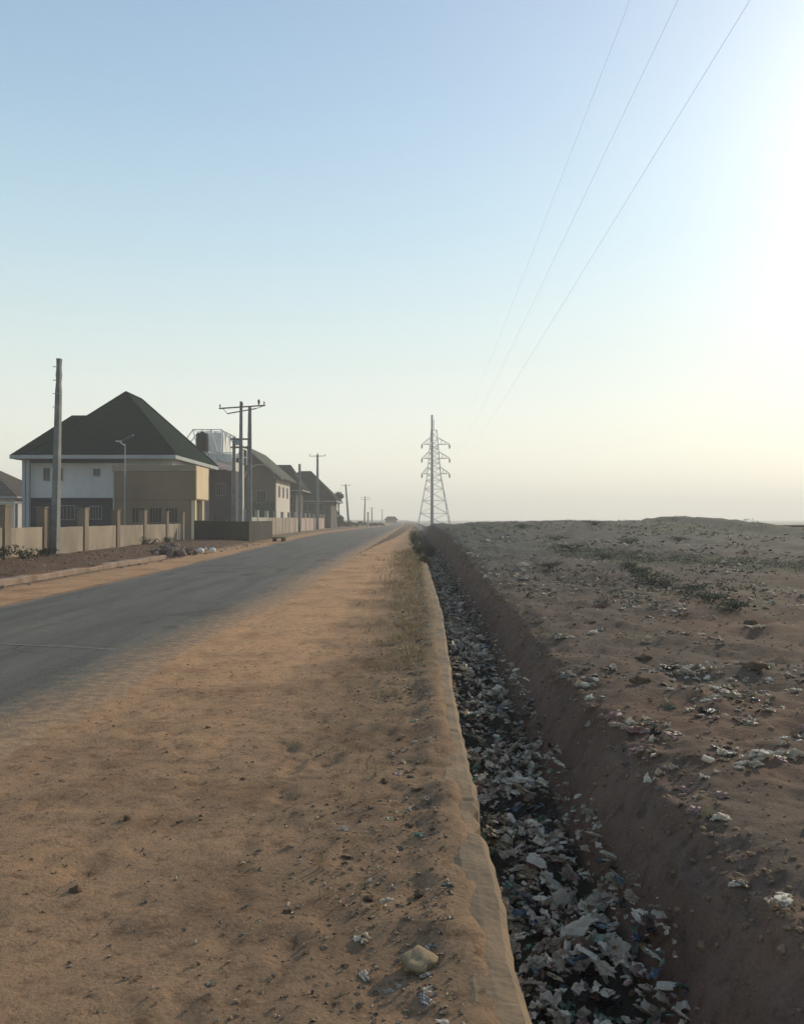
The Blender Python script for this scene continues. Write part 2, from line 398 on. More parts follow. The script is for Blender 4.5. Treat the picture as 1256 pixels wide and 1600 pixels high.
M['pale'] = mat('pale render', (.52, .48, .43), .9, (.42, .385, .34), .5, .2, 6, streak=True)
M['win'] = mat('dark window glass', (.010, .012, .013), .35, (.006, .007, .008), 1, spec=.2)
M['frame'] = mat('window frame', (.22, .23, .23), .5)
M['tank'] = mat('black plastic tank', (.008, .012, .011), .7, (.005, .008, .007), 2, spec=.1)
M['steelw'] = mat('pale galvanised steel', (.72, .73, .70), .6, (.6, .61, .58), 3)
M['sheet'] = mat('pale corrugated sheet', (.62, .64, .62), .6, (.5, .52, .5), 2, .4, 5)
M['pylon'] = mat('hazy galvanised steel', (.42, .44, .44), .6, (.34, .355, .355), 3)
M['steel'] = mat('galvanised steel', (.30, .32, .32), .5, (.2, .215, .215), 3, metal=.4)
M['timber'] = mat('weathered timber', (.16, .13, .10), .9, (.1, .08, .06), 4, .4, 20)
M['porc'] = mat('brown porcelain', (.10, .06, .05), .3, (.07, .045, .04), 5)
M['solar'] = mat('solar cell glass', (.03, .05, .08), .2, (.02, .035, .06), 6)
M['wire'] = mat('aluminium cable', (.75, .76, .77), .6, (.65, .66, .67), 5)
M['rock'] = mat('yellow sandstone', (.62, .48, .29), .95, (.38, .27, .16), 12, .8, 30)
M['stone'] = mat('brown stone', (.27, .18, .11), .95, (.16, .105, .065), 10, .8, 30)
M['stone_w'] = mat('whitewashed stone', (.75, .72, .66), .9, (.55, .5, .45), 8, .5, 20)
M['rubble'] = mat('rubble soil', (.18, .125, .10), .95, (.10, .07, .058), 5, .8, 14)
M['bark'] = mat('bark', (.13, .10, .075), .95, (.08, .06, .045), 8, .6, 20)
def leafmat(n, a, b_): return mat(n, a, .7, b_, 6, trans=.3, contrast=(.3, .7))
M['leaf_d'] = leafmat('dark leaves', (.045, .06, .028), (.022, .032, .016))
M['leaf_o'] = leafmat('olive scrub leaves', (.085, .085, .04), (.045, .05, .025))
M['dry'] = leafmat('dry grass', (.27, .20, .105), (.14, .105, .06))
M['weed'] = leafmat('low weed leaves', (.075, .078, .052), (.045, .05, .034))
PAL = [('white', (.90, .82, .68)), ('off_white', (.66, .57, .44)), ('grey', (.22, .21, .19)), ('pink', (.52, .34, .30)), ('green', (.13, .22, .15)), ('black', (.02, .02, .022)), ('brown', (.2, .13, .08)), ('blue', (.07, .11, .16)), ('tan', (.50, .41, .28))]
LIT = {n: mat(n + ' litter plastic', c, .45, tuple(k * .55 for k in c), 14, .4, 40, spec=.5, trans=(.42 if n in ('white', 'off_white', 'pink', 'tan') else .1)) for n, c in PAL}

# ---------------------------------------------------------------- drain kerb (concrete left wall of the open drain)
def loft(y0, y1, step, prof, mb):
    ring = None; y = y0; n = 0
    while y <= y1:
        p = prof(y); i = len(mb.v); mb.v += p; k = len(p)
        if ring is not None:
            for j in range(k): mb.f.append((ring + j, ring + (j + 1) % k, i + (j + 1) % k, i + j))
        else: mb.f.append(tuple(range(i, i + k)))
        ring = i; y += step; step = step * (1.012 if y > 6 else 1)
    mb.f.append(tuple(range(ring, ring + k))[::-1])
    return mb
def kprof(y):
    d = drift(y)
    a = .215 + .02 * nz(1, y, 2.3, 4) + .012 * nz(1, y, 9, 4); b_ = .405 + .014 * nz(2, y, 2.1, 7) + .012 * nz(2, y, 8, 7)
    if nz(5, y, .9, 31) > .28: b_ -= .045 * nz(2, y, 7, 2) + .03
    z = .045 + .010 * nz(4, y, 1.3, 9) + .004 * nz(4, y, 8, 9)
    if (y % 2.4) < .04: z -= .010; b_ -= .008
    if nz(3, y, 1.1, 77) > .3: z -= .012
    zb = z - .008 + .01 * nz(7, y, 6, 9)
    return [(a + d, y, -.9), (b_ + d, y, -.9), (b_ + .005 + d, y, -.3), (b_ + d, y, zb - .035), (b_ - .03 + d, y, zb), ((a + b_) / 2 + d, y, z + .006 * nz(9, y, 5)), (a + .03 + d, y, z), (a + d, y, z - .012)]
k = loft(-3, 70, .04, kprof, MB()).build('drain_wall', M['kerb'], None, False)
tag(k, 'long sand coloured concrete edge wall between the dirt verge and the rubbish filled ditch', 'drain wall')
# left drain kerb
def kprof2(y):
    a = -10.22 + .02 * nz(1, y, .8, 4); b_ = -9.93 + .02 * nz(2, y, .8, 7); z = .085 + .07 * nz(4, y, .7, 9) + .03 * nz(4, y, 2.5, 9)
    return [(a, y, -.4), (b_, y, -.4), (b_, y, z - .03), (b_ - .03, y, z), (a + .03, y, z), (a, y, z - .03)]
k = loft(7, 37.5, .25, kprof2, MB()).build('drain_kerb', mat('pinkish kerb concrete', (.30, .22, .165), .95, (.17, .115, .08), 1.3, .4, 18), None)
tag(k, 'low pinkish concrete kerb of the roadside drain below the pillared wall', 'kerb')

# ---------------------------------------------------------------- perimeter walls
def gz(x, y): return H(x, y)
def rail_wall(name, label, pts, hp_, hw, pm, wm, pw=.34, pd=.5, capm=None, group=None):
    t0 = pts[0]; root = thing(name, label, 'wall', (t0[0], t0[1], 0), group)
    for i, (x, y) in enumerate(pts):
        g = -.2
        hh = hp_ * (1 + rnd.uniform(-.015, .015))
        p = MB().box(x - pw / 2, x + pw / 2, y - pd / 2, y + pd / 2, g, hh, .008)
        p.box(x - pw / 2 - .03, x + pw / 2 + .03, y - pd / 2 - .03, y + pd / 2 + .03, hh + .012, hh + .07, .004)
        p.build('pillar', pm, root)
    for i in range(len(pts) - 1):
        (xa, ya), (xb, yb) = pts[i], pts[i + 1]
        h = hw + rnd.uniform(-.03, .03); ya += pd / 2; yb -= pd / 2; v = []
        n = 6
        q = MB()
        for s in range(n + 1):
            t = s / n; x = lerp(xa, xb, t); y = lerp(ya, yb, t); z = h + rnd.uniform(-.012, .012)
            v += [(x - .1, y, -.2), (x + .1, y, -.2), (x + .1, y, z), (x - .1, y, z)]
        f = [(0, 1, 2, 3)] + [(4 * n + 3, 4 * n + 2, 4 * n + 1, 4 * n)]
        for s in range(n):
            for j in range(4): a = s * 4; f.append((a + j, a + 4 + j, a + 4 + (j + 1) % 4, a + (j + 1) % 4))
        q.poly(v, f).build('panel', wm if not callable(wm) else wm(i), root)
    return root
w1 = [(-13.9, 24.0), (-14.2, 30.8), (-14.5, 34.9), (-14.75, 40.0), (-15.2, 45.9), (-15.4, 51.4), (-15.6, 57), (-16.2, 63.5)]
rail_wall('perimeter_wall', 'tan sandcrete wall with tall pillars along the compound of the green roofed house', w1, 2.05, 1.28, M['pillar'], M['render'])
w2 = [(-13.2, 73)] + [(-13.2 - .002 * k, 73 + 5.6 * k) for k in range(1, 14)]
rail_wall('roadside_wall', 'long pale pillared wall beyond the dark block wall, turning reddish further off', w2, 2.35, 1.75, M['greywall'], lambda i: M['greywall'] if i < 2 else (M['render'] if i < 5 else M['pinkwall']), .3, .5)
dw = thing('block_wall', 'low dark block wall, shaded in its colour, facing the camera beside the double power pole', 'wall', (-13, 62, 0))
MB().box(fx(303, 62), fx(352, 62), 62, 62.25, -.2, 1.5, .03).build('panel', M['darkwall'], dw)
MB().box(fx(353, 62), fx(388, 62), 61.6, 61.85, -.2, 1.42, .03).build('panel', M['darkwall'], dw)
MB().box(fx(351, 62), fx(354, 62), 61.55, 62.3, -.2, 1.56, .01).build('pillar', M['darkwall'], dw)
MB().box(fx(388, 62), fx(391, 62), 61.6, 72.6, -.2, 1.44, .01).build('panel', M['darkwall'], dw)

# ---------------------------------------------------------------- houses
def win_f(par, y, cx, cz, w_, h_, fm=None, pm=None, bars=3):
    f = MB(); t = .07
    x0, x1, z0, z1 = cx - w_ / 2, cx + w_ / 2, cz - h_ / 2, cz + h_ / 2
    f.box(x0, x1, y - .06, y + .02, z1, z1 + t); f.box(x0 - .05, x1 + .05, y - .12, y + .02, z0 - t, z0)
    f.box(x0 - t, x0, y - .06, y + .02, z0 + .001, z1 + t); f.box(x1, x1 + t, y - .06, y + .02, z0 + .001, z1 + t)
    for k in range(bars):
        xx = x0 + (k + 1) * w_ / (bars + 1); f.box(xx - .025, xx + .025, y - .05, y - .025, z0, z1)
    o = f.build('window', fm or M['frame'], par)
    MB().box(x0, x1, y - .02, y + .01, z0, z1).build('pane', pm or M['win'], o); return o
def win_s(par, x, cy, cz, w_, h_, fm=None):
    f = MB(); t = .07
    y0, y1, z0, z1 = cy - w_ / 2, cy + w_ / 2, cz - h_ / 2, cz + h_ / 2
    f.box(x - .02, x + .06, y0, y1, z1, z1 + t); f.box(x - .02, x + .12, y0 - .05, y1 + .05, z0 - t, z0)
    f.box(x - .02, x + .06, y0 - t, y0, z0 + .001, z1 + t); f.box(x - .02, x + .06, y1, y1 + t, z0 + .001, z1 + t)
    o = f.build('window', fm or M['frame'], par)
    MB().box(x - .01, x + .02, y0, y1, z0, z1).build('pane', M['win'], o); return o
def hip(x0, x1, y0, y1, z, zr, rx0, rx1, ry0, ry1, th=.12):
    """hip roof solid over a rectangle with ridge from (rx0,ry0) to (rx1,ry1)"""
    m_ = MB()
    v = [(x0, y0, z), (x1, y0, z), (x1, y1, z), (x0, y1, z), (rx0, ry0, zr), (rx1, ry1, zr)]
    b_ = [(x, y, q - th) for x, y, q in v[:4]]
    if abs(rx0 - rx1) >= abs(ry0 - ry1): f = [(0, 1, 5, 4), (1, 2, 5), (2, 3, 4, 5), (3, 0, 4)]
    else: f = [(0, 1, 4), (1, 2, 5, 4), (2, 3, 5), (3, 0, 4, 5)]
    f += [(0, 6, 7, 1), (1, 7, 8, 2), (2, 8, 9, 3), (3, 9, 6, 0), (9, 8, 7, 6)]
    return m_.poly(v + b_, f)
def caps(par, P, m, rr=.11):
    mb = MB()
    for a, b_ in P: mb.tube([a, b_], rr, 6)
    mb.build('ridge_cap', m, par)
def fascia(x0, x1, y0, y1, z0, z1, t=.05):
    f = MB(); f.box(x0 - t, x1 + t, y0 - t, y0 - .003, z0, z1); f.box(x0 - t, x1 + t, y1 + .003, y1 + t, z0, z1)
    f.box(x0 - t, x0 - .003, y0, y1, z0, z1); f.box(x1 + .003, x1 + t, y0, y1, z0, z1); return f

# main house
h1 = thing('house', 'large two storey house with steep dark green hipped roof and brown front block', 'house', (-25, 76, 0))
EZ = 6.85
MB().box(-31.2, -19.0, 71.6, 83.6, -.2, 3.35).build('lower_wall', M['slate'], h1)
MB().box(-31.25, -18.98, 71.5, 83.7, 3.36, EZ - .15).build('upper_wall', M['white'], h1)
MB().box(-31.3, -18.9, 71.3, 83.75, 3.2, 3.34).build('floor_band', M['slate'], h1)
MB().box(-31.24, -22.9, 71.42, 71.49, 6.25, EZ - .16).build('frieze', M['slate'], h1)
for xx in (fx(38, 70.6), fx(43, 70.6)):
    MB().box(xx - .16, xx + .16, 70.5, 70.85, -.2, EZ - .15).build('column', M['trim'], h1)
rf_ = hip(-30.4, -18.35, 70, 86, EZ, 12.75, -24.3, -24.3, 76, 80.5).build('roof', M['roof'], h1)
hip(-31.7, -24.5, 69.9, 78, EZ - .02, 10.5, -28.3, -24.6, 74, 74).build('side_roof', M['roof'], h1)
A_, B_ = (-24.3, 76, 12.78), (-24.3, 80.5, 12.78)
caps(rf_, [((-30.4, 70, EZ), A_), ((-18.35, 70, EZ), A_), (A_, B_), ((-18.35, 86, EZ), B_), ((-30.4, 86, EZ), B_)], M['roof'])
fascia(-31.7, -18.35, 69.9, 86, EZ - .36, EZ - .06).build('fascia', M['trim'], h1)
MB().box(-31.6, -18.4, 69.95, 85.9, EZ - .2, EZ - .15).build('soffit', M['white'], h1)
for px, py, ww, hh in ((93, 741, .42, .95), (73, 741, .42, .95), (151, 738, .45, .5)):
    win_f(h1, 71.5, fx(px, 71.5), fz(py, 71.5), ww, hh)
win_f(h1, 71.6, fx(150, 71.6), fz(801, 71.6), .9, 1.0); win_f(h1, 71.6, fx(105, 71.6), fz(801, 71.6), 1.2, 1.1)
# brown front block
bx0, bx1 = fx(176, 68), fx(305, 68)
MB().box(bx0, bx1, 68, 72.6, 3.1, 5.35).build('front_block', M['brown'], h1)
MB().box(bx0 - .04, bx1 + .04, 67.95, 72.65, 5.36, 5.85).build('parapet', M['band'], h1)
MB().box(bx0, bx1 - .35, 68.05, 71.2, -.2, 3.09).build('ground_floor', M['brown'], h1)
MB().box(bx1 + .005, bx1 + .06, 68.2, 72.4, 3.2, 5.8, .002).build('sunlit_side', M['sunlit'], h1)  # thin added panel, its pale colour stands in for sun on the side wall
MB().box(bx1 - .34, bx1 - .02, 68.1, 68.5, -.2, 3.08).build('column', M['sunlit'], h1)
MB().box(bx1 - .34, bx1 - .02, 70.6, 71.1, -.2, 3.08).build('column', M['sunlit'], h1)
for px in (216, 243, 268): win_f(h1, 68.05, fx(px, 68), 1.9, .9, 1.1, M['brown'])
win_s(h1, -18.98, 75.5, 5.0, 1.2, 1.2); win_s(h1, -18.98, 80, 5.0, 1.2, 1.2)
MB().tube([(bx0 + .1, 67.9, .1), (bx0 + .1, 67.9, 5.3)], .05).build('downpipe', M['trim'], h1)

# solar street lamp before the house
x0 = fx(195, 66); sl = thing('street_lamp', 'thin solar street lamp standing before the brown front block of the house', 'street lamp', (x0, 66, 0))
MB().tube([(x0, 66, 0), (x0, 66, fz(693, 66))], [.05, .04]).build('pole', M['steel'], sl)
zt = fz(689, 66)
MB().poly([(x0 - .35, 65.7, zt - .12), (x0 + .62, 65.7, zt + .42), (x0 + .62, 66.3, zt + .42), (x0 - .35, 66.3, zt - .12), (x0 - .35, 65.7, zt - .06), (x0 + .62, 65.7, zt + .48), (x0 + .62, 66.3, zt + .48), (x0 - .35, 66.3, zt - .06)],
          [(3, 2, 1, 0), (4, 5, 6, 7), (0, 1, 5, 4), (1, 2, 6, 5), (2, 3, 7, 6), (3, 0, 4, 7)]).build('solar_panel', M['solar'], sl)
MB().bar((x0, 66, zt - .35), (x0 - .4, 65.8, zt - .05), .04).box(x0 - .62, x0 - .2, 65.68, 65.92, zt - .06, zt + .0).build('lamp_head', M['steelw'], sl)

# carport and small house at the left edge
cp = thing('carport', 'grey sheet carport at the left edge between the two houses', 'carport', (-36, 79, 0))
MB().poly([(-38.6, 77, 3.15), (-34.2, 77, 3.0), (-34.2, 82, 3.0), (-38.6, 82, 3.15), (-38.6, 77, 3.23), (-34.2, 77, 3.08), (-34.2, 82, 3.08), (-38.6, 82, 3.23)],
          [(3, 2, 1, 0), (4, 5, 6, 7), (0, 1, 5, 4), (1, 2, 6, 5), (2, 3, 7, 6), (3, 0, 4, 7)]).build('roof', M['sheet'], cp)
for xx in (-38.4, -34.5):
    for yy in (77.3, 81.7): MB().box(xx - .09, xx + .09, yy - .09, yy + .09, -.1, 2.98).build('post', M['frame'], cp)
h0 = thing('bungalow', 'small bungalow with grey brown roof cut by the left edge of the photo', 'house', (-47, 96, 0))
MB().box(-52, -42.6, 95, 106, -.2, 4.0).build('wall', M['pale'], h0)
hip(-53, -41.9, 94, 107, 4.1, 7.3, -47.4, -47.4, 99.5, 102).build('roof', M['roof4'], h0)
fascia(-53, -41.9, 94, 107, 3.9, 4.06).build('fascia', M['trim'], h0)
win_f(h0, 95, -43.9, 2.0, 1.2, 1.2); win_f(h0, 95, -47.0, 2.0, 1.2, 1.2)
MB().box(-45.9, -45.0, 94.93, 95.02, 0, 2.1).build('door', M['frame'], h0)

# unfinished pale roof frame with a water tank
uf = thing('roof_frame_building', 'pale unfinished building with bare white steel roof trusses behind the green roofed house', 'building', (-21, 96, 0))
ux0, ux1 = fx(286, 96), fx(366, 96); zt = fz(671, 96); ze = fz(684, 96); zb = fz(720, 96)
MB().box(ux0 + .3, ux1 - .2, 96.3, 103, -.2, zb).build('wall', M['pale'], uf)
for yy in (96, 98.4, 100.8, 103.2):
    f = MB(); a = (ux0, yy, ze - .6); b1 = (ux0 + 1.1, yy, zt); b2 = (ux1 - 1.4, yy, zt); c_ = (ux1 + .1, yy, ze - .8)
    for p, q in ((a, b1), (b1, b2), (b2, c_), (a, (ux0, yy, zb)), (c_, (ux1 + .1, yy, zb)), ((ux0, yy, zb + .9), (ux1, yy, zb + .9)), (b1, (ux0 + 1.9, yy, zb)), ((ux0 + 1.9, yy, zb), (ux0 + 3.1, yy, zt)), ((ux0 + 3.1, yy, zt), (ux0 + 4.1, yy, zb)), ((ux0 + 4.1, yy, zb), b2), ((ux0 + 2.1, yy, zb), (ux0 + 2.1, yy, zt))):
        f.bar(p, q, .075)
    f.build('truss', M['steelw'], uf)
f = MB()
for xx, zz_ in ((ux0 + 1.1, zt), (ux1 - 1.4, zt), (ux0, ze - .6), (ux1 + .1, ze - .8), (ux0 + 2.6, zt)): f.bar((xx, 95.8, zz_), (xx, 103.4, zz_), .07)
f.build('purlins', M['steelw'], uf)
MB().box(ux0 + 1.3, ux1 - 1.5, 97.3, 102, zb + .2, zt - .2).build('cladding_sheet', M['sheet'], uf)
MB().box(ux1 - 2.9, ux1 - .3, 96.1, 96.16, zb - .1, zb + .75).build('cladding_sheet', M['sheet'], uf)
wt = thing('water_tank', 'black upright water tank on the roof edge beside the white steel trusses', 'water tank', (fx(316, 94), 94, 0))
tx = fx(316, 94); z0_, z1_ = fz(706, 94), fz(676, 94)
prof = [(.62, 0), (.68, .05), (.68, .45), (.65, .5), (.68, .55), (.68, .9), (.5, .97), (.2, 1)]
MB().tube([(tx, 94, lerp(z0_, z1_, p[1])) for p in prof], [p[0] for p in prof], 20).build('tank', M['tank'], wt, True)
MB().tube([(tx, 94, z1_), (tx, 94, z1_ + .12)], .22, 14).build('lid', M['tank'], wt)
f = MB()
for dx in (-.55, .55):
    for dy in (-.55, .55): f.bar((tx + dx, 94 + dy, 0), (tx + dx, 94 + dy, z0_ - .1), .06)
f.box(tx - .75, tx + .75, 93.25, 94.75, z0_ - .1, z0_ - .01); f.build('stand', M['steel'], wt)

# second house: gable towards the camera
h2 = thing('gable_house', 'two storey brown house with a pointed gable behind the double power pole', 'house', (-20, 112, 0))
gx0, gx1 = -24.6, fx(430, 110); apx = fx(387, 110); apz = fz(698, 110); ez2 = fz(742, 110)
v = [(gx0, 110, -.2), (gx1, 110, -.2), (gx1, 110, ez2), (apx, 110, apz - .35), (gx0, 110, ez2)]
v += [(x, 124, z) for x, _, z in v]
MB().poly(v, [(0, 1, 2, 3, 4), (9, 8, 7, 6, 5), (1, 6, 7, 2), (0, 4, 9, 5), (2, 7, 8, 3), (3, 8, 9, 4), (0, 5, 6, 1)]).build('wall', M['wall2'], h2)
MB().box(gx1 + .003, gx1 + .06, 110.4, 123.8, 0, ez2 - .1).build('lit_side_render', M['pale'], h2)  # added sheet, sunlight on the right wall painted as a pale tone
ov = 1.0; sl_ = (apz - ez2) / (gx1 - apx)
def slab(xa, za, xb, zb_, y0, y1, th):
    return MB().poly([(xa, y0, za), (xb, y0, zb_), (xb, y1, zb_), (xa, y1, za), (xa, y0, za + th), (xb, y0, zb_ + th), (xb, y1, zb_ + th), (xa, y1, za + th)],
                     [(3, 2, 1, 0), (4, 5, 6, 7), (0, 1, 5, 4), (1, 2, 6, 5), (2, 3, 7, 6), (3, 0, 4, 7)])
xr = gx1 + ov; zr = ez2 - .05 - ov * .45
slab(apx, apz - .15, xr, zr, 109.2, 124.6, .15).build('roof', M['roof2'], h2)
xl = apx - (xr - apx); slab(apx, apz - .15, xl, zr, 109.2, 124.6, .15).build('roof', M['roof2'], h2)
slab(apx, apz - .3, xr + .1, zr - .2, 109.1, 109.19, .36).build('bargeboard', M['greywall'], h2)
slab(apx, apz - .3, xl - .1, zr - .2, 109.1, 109.19, .36).build('bargeboard', M['greywall'], h2)
a = MB(); prev = None
for k in range(13):
    an = math.pi * k / 12; p = (fx(406, 109.8) - 1.9 * math.cos(an), 109.8, ez2 - .4 + 1.7 * math.sin(an))
    if prev: a.bar(prev, p, .13)
    prev = p
a.build('arch_moulding', M['pinkwall'], h2)
win_f(h2, 110, fx(408, 110), fz(776, 110), 1.1, 1.5); win_f(h2, 110, fx(345, 110), fz(765, 110), 1.1, 1.4)
MB().box(fx(388, 110), gx1 - .05, 109.9, 109.99, .0, fz(784, 110)).build('dado', M['green'], h2)
for yy in (113, 117, 121): win_s(h2, gx1 + .06, yy, 5.2, 1.2, 1.3)
# mauve annex
an_ = thing('annex', 'mauve grey flat annex with sagging awning between the green roofed house and the gable house', 'building', (-20.5, 92, 0))
MB().box(fx(327, 92), fx(362, 92), 92, 98, -.2, fz(734, 92)).build('wall', M['mauve'], an_)
MB().poly([(fx(324, 91), 90.4, fz(727, 91)), (fx(362, 91), 90.4, fz(737, 91)), (fx(362, 91), 92, fz(728, 91)), (fx(324, 91), 92, fz(719, 91)), (fx(324, 91), 90.4, fz(726, 91)), (fx(362, 91), 90.4, fz(736, 91)), (fx(362, 91), 92, fz(727, 91)), (fx(324, 91), 92, fz(718, 91))],
          [(3, 2, 1, 0), (4, 5, 6, 7), (0, 1, 5, 4), (1, 2, 6, 5), (2, 3, 7, 6), (3, 0, 4, 7)]).build('awning', M['pinkwall'], an_)
win_f(an_, 92, fx(345, 92), fz(765, 92), .9, 1.2)
MB().box(fx(334, 92), fx(340, 92), 91.93, 92.02, 0, 2.1).build('door', M['win'], an_)

# far dark roofed houses
h3 = thing('far_house', 'dark roofed house behind the two thin power poles, nearest the tree', 'house', (-17, 155, 0))
MB().box(-26, fx(517, 152), 152, 166, -.2, 5.2).build('wall', M['mauve'], h3)
hip(-27, fx(525, 150), 150.5, 167, fz(781, 150), fz(735, 155), fx(468, 157), fx(486, 157), 157, 157).build('roof', M['roof3'], h3)
for px in (474, 487, 500): win_f(h3, 152, fx(px, 152), 3.6, 1.2, 1.4)
fascia(-27, fx(525, 150), 150.5, 167, fz(781, 150) - .35, fz(781, 150) - .1).build('fascia', M['frame'], h3)
h4 = thing('far_house', 'dark flat ridged house just right of the pointed gable', 'house', (-21, 138, 0))
MB().box(-26, fx(462, 136), 136, 146, -.2, 6.5).build('wall', M['mauve'], h4)
hip(-27.5, fx(472, 135), 134.8, 147, 6.3, fz(725, 138), fx(430, 139), fx(453, 139), 140, 140).build('roof', M['roof3'], h4)
for px in (440, 452): win_f(h4, 136, fx(px, 136), 4.5, 1.2, 1.4)
fascia(-27.5, fx(472, 135), 134.8, 147, 6.0, 6.17).build('fascia', M['frame'], h4)
h5 = thing('distant_house', 'tiny hazy house beyond the far end of the road', 'house', (-6, 330, 0))
MB().box(fx(602, 330), fx(620, 330), 330, 336, -1, 1.3).build('wall', M['greywall'], h5)
hip(fx(600, 330), fx(622, 330), 329, 337, 1.3, 2.6, fx(605, 333), fx(617, 333), 333, 333).build('roof', M['roof3'], h5)
hb = thing('block_hut', 'low dark block hut on the field crest cut by the right edge of the photo', 'hut', (25, 52, .6))
MB().box(fx(1234, 52), fx(1300, 52), 52, 55, .3, fz(824, 52), .03).build('wall', M['darkwall'], hb)
MB().box(fx(1232, 52), fx(1303, 52), 51.85, 55.2, fz(824, 52) + .02, fz(821.5, 52) + .02, .015).build('roof', M['roof4'], hb)

# ---------------------------------------------------------------- poles
def ins(mb, x, y, z, s=1):
    return mb.tube([(x, y, z), (x, y, z + .08 * s), (x, y, z + .1 * s), (x, y, z + .16 * s), (x, y, z + .18 * s), (x, y, z + .26 * s), (x, y, z + .3 * s)], [.03 * s, .03 * s, .08 * s, .05 * s, .075 * s, .045 * s, .02 * s], 8)
# near left pole: rectangular tapered concrete with climbing notches
px_, py_ = -14.22, 35.4; top = fz(560, 35.4)
p1 = thing('utility_pole', 'tall bare concrete pole with notched top standing in front of the pillared wall', 'utility pole', (px_, py_, 0))
mb = MB(); n = 26; rings = []
for k in range(n + 1):
    t = k / n; z = lerp(-.3, top, t); ww = lerp(.135, .085, t); dd = lerp(.2, .11, t); xo = .16 * t
    if t > .86: ww *= (.72 if k % 2 else 1)
    rings.append(len(mb.v)); mb.v += [(px_ + xo - ww, py_ - dd, z), (px_ + xo + ww, py_ - dd, z), (px_ + xo + ww, py_ + dd, z), (px_ + xo - ww, py_ + dd, z)]
for a, b_ in zip(rings, rings[1:]):
    for j in range(4): mb.f.append((a + j, a + (j + 1) % 4, b_ + (j + 1) % 4, b_ + j))
mb.f.append(tuple(rings[-1] + j for j in range(4))); mb.build('pole', M['conc_d'], p1)
for k in range(4):
    z = top - .35 - k * .55; MB().bar((px_ - .05, py_ - .13, z), (px_ + .3 - .04 * k, py_ - .13, z), .02).build('step_bolt', M['steel'], p1)

# double pole with crossarms (distribution structure)
Y0 = 66; xa, xb = fx(376.5, Y0), fx(384, Y0)
p2 = thing('double_power_pole', 'double concrete power pole with wide crossarm rising behind the dark block wall', 'power pole', (xa, Y0, 0))
MB().tube([(xa - .05, Y0, -.2), (xa, Y0, fz(627, Y0))], [.2, .11], 8).build('pole', M['conc_d'], p2)
MB().tube([(xb, Y0 + 1.4, -.2), (xb + .05, Y0 + 1.4, fz(636, Y0 + 1.4))], [.26, .13], 8).build('pole', M['conc_d'], p2)
xc = fx(363, Y0); MB().tube([(xc, Y0 + .6, -.2), (xc, Y0 + .6, fz(683, Y0 + .6))], [.17, .11], 8).build('short_pole', M['conc_d'], p2)
al = Vector((fx(342, 65), 65, fz(638, 65))); ar = Vector((fx(414, 66.5), 66.5, fz(633, 66.5)))
MB().bar(al, ar, .07).build('crossarm', M['timber'], p2)
MB().bar((fx(355, 67), 67, fz(646, 67)), (fx(400, 68), 68, fz(638, 68)), .06).build('crossarm', M['timber'], p2)
MB().bar((al.x + .3, al.y, al.z), (fx(355, 67), 67, fz(646, 67)), .03).build('brace', M['steel'], p2); MB().bar(ar, (fx(400, 68), 68, fz(638, 68)), .03).build('brace', M['steel'], p2)
for t in (.02, .5, .86, .98):
    q = al.lerp(ar, t); ins(MB(), q.x, q.y, q.z + .05, 1.5 if t == .86 else .9).build('insulator', M['porc'], p2)
for py in (685, 698): MB().bar((fx(358, Y0), Y0 + .5, fz(py, Y0)), (fx(388, Y0), Y0 + 1, fz(py - 1, Y0)), .09).build('crossbeam', M['timber'], p2)
MB().box(fx(366, Y0), fx(374, Y0), Y0 + .1, Y0 + .6, fz(694, Y0), fz(687, Y0)).build('fuse_box', M['steel'], p2)

def tpole(px, Y, ytop, w0, w1, arm, label, lean=0, arms=1):
    x = fx(px, Y); zt = fz(ytop, Y)
    r = thing('utility_pole', label, 'utility pole', (x, Y, 0), 'power poles receding along the left of the road')
    MB().tube([(x + lean, Y, -.3), (x, Y, zt)], [w0, w1], 8).build('pole', M['conc_d'], r)
    for k in range(arms):
        if arm:
            z = zt - .25 - k * .8; MB().bar((x - arm, Y, z), (x + arm, Y + .3, z + .05), .06).build('crossarm', M['timber'], r)
            for s in (-.95, 0, .95):
                if s or k == 0: ins(MB(), x + arm * s, Y + .15 * (1 + s), z + .06 if s else zt, .9).build('insulator', M['porc'], r)
    return r
tpole(468, 105.5, 725, .2, .15, 0, 'plain concrete pole without crossarm before the dark roofed houses')
tpole(496, 131, 710, .26, .16, 1.2, 'tall pole with short crossarm, second in the row beyond the double pole')
tpole(540, 199, 757, .3, .18, 1.0, 'slightly leaning hazy pole standing just right of the tree', .75)
tpole(570.5, 303, 776, .35, .2, 1.6, 'distant hazy pole with crossarm, third from the farthest', -.3, 2)
tpole(581, 373, 793, .35, .25, 1.2, 'short distant hazy pole, second farthest in the row')
tpole(597, 520, 796, .3, .25, 1.6, 'barely visible farthest pole of the row in the haze')
r = thing('marker_post', 'slim white post at the far left edge of the road', 'post', (fx(575, 150), 150, 0))
MB().tube([(fx(575, 150), 150, -.1), (fx(575, 150), 150, 2.6)], .16, 10).build('post', M['stone_w'], r)
MB().tube([(fx(575, 150), 150, 2.61), (fx(575, 150), 150, 2.75)], .19, 10).build('cap', M['steel'], r)

# pole on the bank in front of the pylon
Yp = 150; xp = fx(675, Yp)
pp = thing('line_pole', 'slim grey monopole beyond the head of the ditch, standing in front of the lattice pylon', 'utility pole', (xp, Yp, 0))
MB().tube([(xp, Yp, -.5), (xp, Yp, fz(650, Yp))], [.30, .17], 12).build('pole', M['steel'], pp)
MB().tube([(xp, Yp, fz(650, Yp)), (xp, Yp, fz(648, Yp))], [.24, .12], 8).build('cap', M['steel'], pp)

